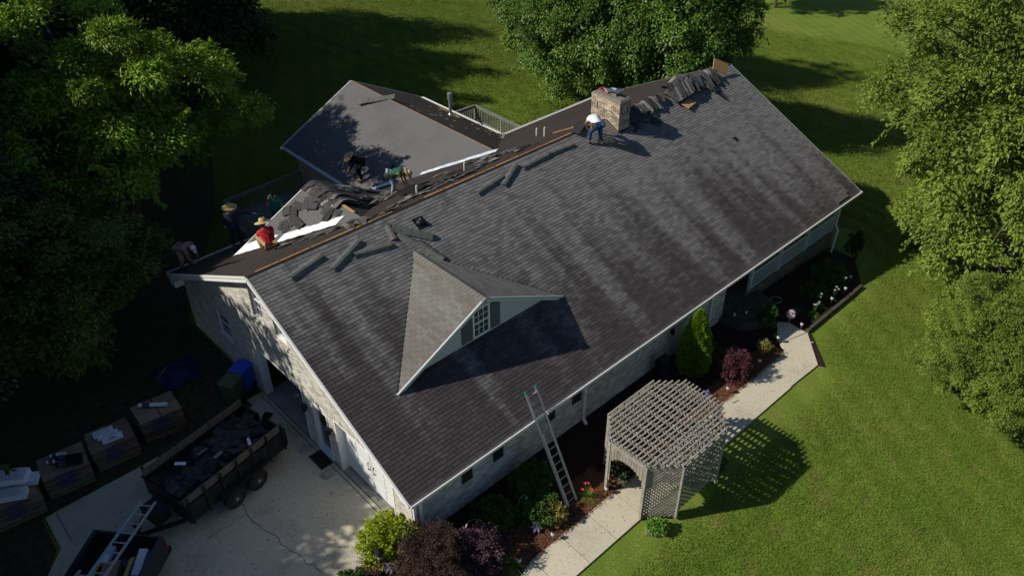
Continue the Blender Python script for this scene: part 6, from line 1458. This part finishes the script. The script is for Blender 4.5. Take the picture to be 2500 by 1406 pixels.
pt_ = thing('flower_pot', 'dark pot with a green plant hanging at the right side of the arbor', 'pot', (9.25, -11.35, terr(9.2, -11.3))); MB().lathe([(.11, 0), (.17, .12), (.19, .26), (.17, .26)], (0, 0, 0), 18).build('pot', 'black', pt_)
P, D, N, t_, big, c = crown_data(np.random.default_rng(10), .28, .28, .22, .42, 30, 40, .1, droop=.2, low=-.8); leaves('foliage', P, D, N, .08, .04, t_, 'leaf_shrub', pt_)
# lamp post in the shrubs, ornaments
lp = thing('garden_lantern', 'black lantern on a short post between the spiky plant and the lime shrub', 'lantern', (-.98, -7.22, 0)); MB().tube([(0, 0, 0), (0, 0, .72)], .03, 8).build('post', 'black', lp); MB().lathe([(.06, .70), (.08, .73), (.10, .95), (.13, .97), (.05, 1.08), (.02, 1.14)], (0, 0, 0), 8).build('lantern_head', 'black', lp); MB().lathe([(.085, .75), (.095, .93)], (0, 0, 0), 8).build('lantern_glass', 'lamp', lp)
def pinwheel(label, x, y, h, m, sc=1.):
    t = thing('garden_ornament', label, 'ornament', (x, y, terr(x, y))); MB().tube([(0, 0, 0), (0, 0, h)], .012, 6).build('stake', 'alu', t)
    for k in range(7):
        a = k*.9; c = Vector((0, 0, h)); u = Vector((math.cos(a), math.sin(a)*.7, math.sin(a)*.7)); v = u.cross(Vector((-.6, -.6, .5))).normalized(); mb = MB(); mb.poly([c, c+u*.12*sc+v*.05*sc, c+u*.22*sc, c+u*.12*sc-v*.05*sc]); mb.poly([c, c+u*.12*sc-v*.05*sc, c+u*.22*sc, c+u*.12*sc+v*.05*sc]); o = mb.build('petal', m, t, loc=(0, 0, .002*k))
pinwheel('lilac flower ornament standing in the mulch left of the gold shrub', 3.28, -9.12, .25, 'flower_p'); pinwheel('lilac flower ornament behind the far end of the arbor', 11.65, -9.28, .3, 'flower_p', .9); pinwheel('lilac flower ornament below the black garden lantern', -.85, -7.42, .4, 'flower_p', .9)
def hook(label, x, y, h, m, bird):
    t = thing('garden_hook', label, 'ornament', (x, y, terr(x, y))); MB().tube([(0, 0, 0), (0, 0, h), (.1, 0, h+.2), (.25, 0, h+.22), (.36, 0, h+.1)], .010, 6).build('hook', m, t)
    MB().lathe([(.01, -.1), (.045, -.04), (.03, .03), (.005, .06)], (.36, 0, h), 8).build('hanging_bird', bird, t); MB().tube([(0, -.12, .02), (0, 0, .03), (0, .12, .02)], .01, 5).build('foot', m, t)
hook('thin green garden hook with a hanging ornament in the shaded bed left of the ladder', 3.25, -8.35, .55, 'green_cap', 'lamp'); hook('thin garden hook with a rose coloured ornament near the first one', 3.95, -8.0, .45, 'alu', 'signred')
hook('tall black shepherd hook with a glinting feeder in front of the stoop', 14.6, -7.95, 1.3, 'black', 'lamp'); hook('black garden hook beside the shepherd hook, feeder hanging low', 15.2, -8.1, 1.2, 'black', 'pot')
bk = thing('birdbath', 'pale round birdbath bowl half in shade behind the purple shrub', 'birdbath', (1.75, -8.12, -.08)); MB().lathe([(.12, 0), (.07, .06), (.06, .38), (.10, .42)], (0, 0, 0), 14).build('pedestal', 'pot', bk); MB().lathe([(.10, .42), (.26, .48), (.30, .53), (.27, .53), (.20, .49), (.0, .47)], (0, 0, 0), 22).build('bowl', 'pot', bk, smooth=True)
for k, (x, y) in enumerate(((17.9, -7.7), (18.3, -7.9))):
    t = thing('flower_pot', ('dark pot on the right edge of the entrance stoop', 'second dark pot in the shade right of the stoop')[k], 'pot', (x, y, terr(x, y))); MB().lathe([(.12, 0), (.2, .2), (.22, .3), (.18, .3)], (0, 0, 0), 16).build('pot', 'black', t); MB().tube([(.22*math.cos(a), .22*math.sin(a), .3) for a in np.linspace(0, 6.28, 17)], .012, 5).build('pot_rim', 'pot', t)
ds = thing('gas_grill', 'dark object on a small stand against the front wall left of the arborvitae', 'grill', (11.3, -7.45, terr(11.3, -7.4))); MB().bx(-.2, .2, -.18, .18, .05, .75).build('cabinet', 'truck', ds); MB().tube([(-.2, 0, .78), (.2, 0, .78)], .17, 12).build('lid', 'black', ds)
for nm, px_ in (('wall_lantern', 12.2),):
    o = MB().lathe([(.05, 0), (.07, .02), (.08, .2), (.02, .3)], (px_, YF-.12, 1.2), 6).build(nm, 'black', house); MB().beam((px_, YF, 1.3), (px_, YF-.12, 1.3), .03, .06).build('bracket', 'black', o)
stx = MB().beam((17.2, -10.0, terr(17.2, -10)+.03), (17.5, -10.15, terr(17.5, -10)+.03), .03, .02).build('marker_stick', 'white'); tag(stx, 'short white stick in the soil at the outer corner of the walk', 'stick')
stx = MB().beam((12.2, -9.98, terr(12.2, -10)+.06), (12.5, -10.05, terr(12.5, -10)+.06), .03, .03).build('fallen_stick', 'barkpale'); tag(stx, 'short pale stick lying on the walk near the arbor', 'stick')

# ================================================================== GRASS: blades instanced in small patches over the lawn that is in view
def point_in(poly, x, y):
    c = False; n = len(poly); j = n-1
    for i in range(n):
        if (poly[i][1] > y) != (poly[j][1] > y) and x < (poly[j][0]-poly[i][0])*(y-poly[i][1])/(poly[j][1]-poly[i][1])+poly[i][0]: c = not c
        j = i
    return c
WALKP = [(-3, -13.2), (1.6, -9.6), (6, -9.6), (11, -9.55), (16.2, -9.45), (17.3, -8.5), (17.95, -9.6), (16.5, -11.05), (1.8, -11.0), (-1.2, -13.2)]
HOUSEP = [(0, -7.2), (24.9, -7.2), (24.9, 7.3), (17.4, 7.3), (17.4, 14), (8.8, 14), (8.8, 7.3), (0, 7.3)]
def vis(x, y, z):
    q = Vector((x, y, z))-cam.matrix_world.translation; d_ = q.dot(fwd)
    return d_ > 3 and abs(q.dot(r2))/d_ < .70 and abs(q.dot(u2))/d_ < .42
def grass(name, step, blade_h, blade_r, dens, cond, mat_n, label):
    pts = []
    for i in np.arange(-12, 75, step):
        for j in np.arange(-24, 60, step):
            x = i+rnd(-.2, .2)*step; y = j+rnd(-.2, .2)*step; dd = math.hypot(x+7.7, y+19.8)
            if not cond(dd) or not vis(x, y, terr(x, y)): continue
            e = step*.9
            if any(point_in(P_, x+a, y+b) for P_ in (DR, BED1, BED2, WALKP, HOUSEP) for a, b in ((0, 0), (e, 0), (-e, 0), (0, e), (0, -e))): continue
            pts.append((x, y, terr(x, y)-.012))
    me = bpy.data.meshes.new(name); me.from_pydata(pts, [], []); o = link(name, me, None, kind='stuff', label=label, cat='grass')
    ng = bpy.data.node_groups.new(name, 'GeometryNodeTree'); ng.interface.new_socket('Geometry', in_out='INPUT', socket_type='NodeSocketGeometry'); ng.interface.new_socket('Geometry', in_out='OUTPUT', socket_type='NodeSocketGeometry')
    nn = ng.nodes; ll = ng.links; gi = nn.new('NodeGroupInput'); go = nn.new('NodeGroupOutput')
    gr = nn.new('GeometryNodeMeshGrid'); gr.inputs['Size X'].default_value = step*2.6; gr.inputs['Size Y'].default_value = step*2.6; gr.inputs['Vertices X'].default_value = 2; gr.inputs['Vertices Y'].default_value = 2
    dp = nn.new('GeometryNodeDistributePointsOnFaces'); dp.inputs['Density'].default_value = dens; ll.new(gr.outputs[0], dp.inputs['Mesh'])
    cn = nn.new('GeometryNodeMeshCone'); cn.fill_type = 'NONE'; cn.inputs['Vertices'].default_value = 3; cn.inputs['Radius Top'].default_value = 0; cn.inputs['Radius Bottom'].default_value = blade_r; cn.inputs['Depth'].default_value = blade_h
    rv_ = nn.new('FunctionNodeRandomValue'); rv_.data_type = 'FLOAT_VECTOR'; rv_.inputs[0].default_value = (-1.1, -1.1, 0); rv_.inputs[1].default_value = (1.1, 1.1, 6.28)
    rs = nn.new('FunctionNodeRandomValue'); rs.data_type = 'FLOAT'; rs.inputs[2].default_value = .5; rs.inputs[3].default_value = 1.3
    ip = nn.new('GeometryNodeInstanceOnPoints'); ll.new(dp.outputs['Points'], ip.inputs['Points']); ll.new(cn.outputs[0], ip.inputs['Instance']); ll.new(rv_.outputs[0], ip.inputs['Rotation']); ll.new(rs.outputs[1], ip.inputs['Scale'])
    re = nn.new('GeometryNodeRealizeInstances'); ll.new(ip.outputs[0], re.inputs[0]); sm = nn.new('GeometryNodeSetMaterial'); sm.inputs['Material'].default_value = mat_n; ll.new(re.outputs[0], sm.inputs[0])
    r3 = nn.new('FunctionNodeRandomValue'); r3.data_type = 'FLOAT_VECTOR'; r3.inputs[0].default_value = (0, 0, 0); r3.inputs[1].default_value = (0, 0, 6.28)
    i2 = nn.new('GeometryNodeInstanceOnPoints'); ll.new(gi.outputs[0], i2.inputs['Points']); ll.new(sm.outputs[0], i2.inputs['Instance']); ll.new(r3.outputs[0], i2.inputs['Rotation']); ll.new(i2.outputs[0], go.inputs[0])
    md = o.modifiers.new('blades', 'NODES'); md.node_group = ng; return len(pts)
grass('grass', .6, .045, .010, 330, lambda d: d < 34, lawn_m, 'short mown grass of the front lawn')
grass('grass', 1.5, .06, .02, 110, lambda d: 34 <= d < 85, lawn_m, 'short mown grass of the sunlit lawn behind the house')
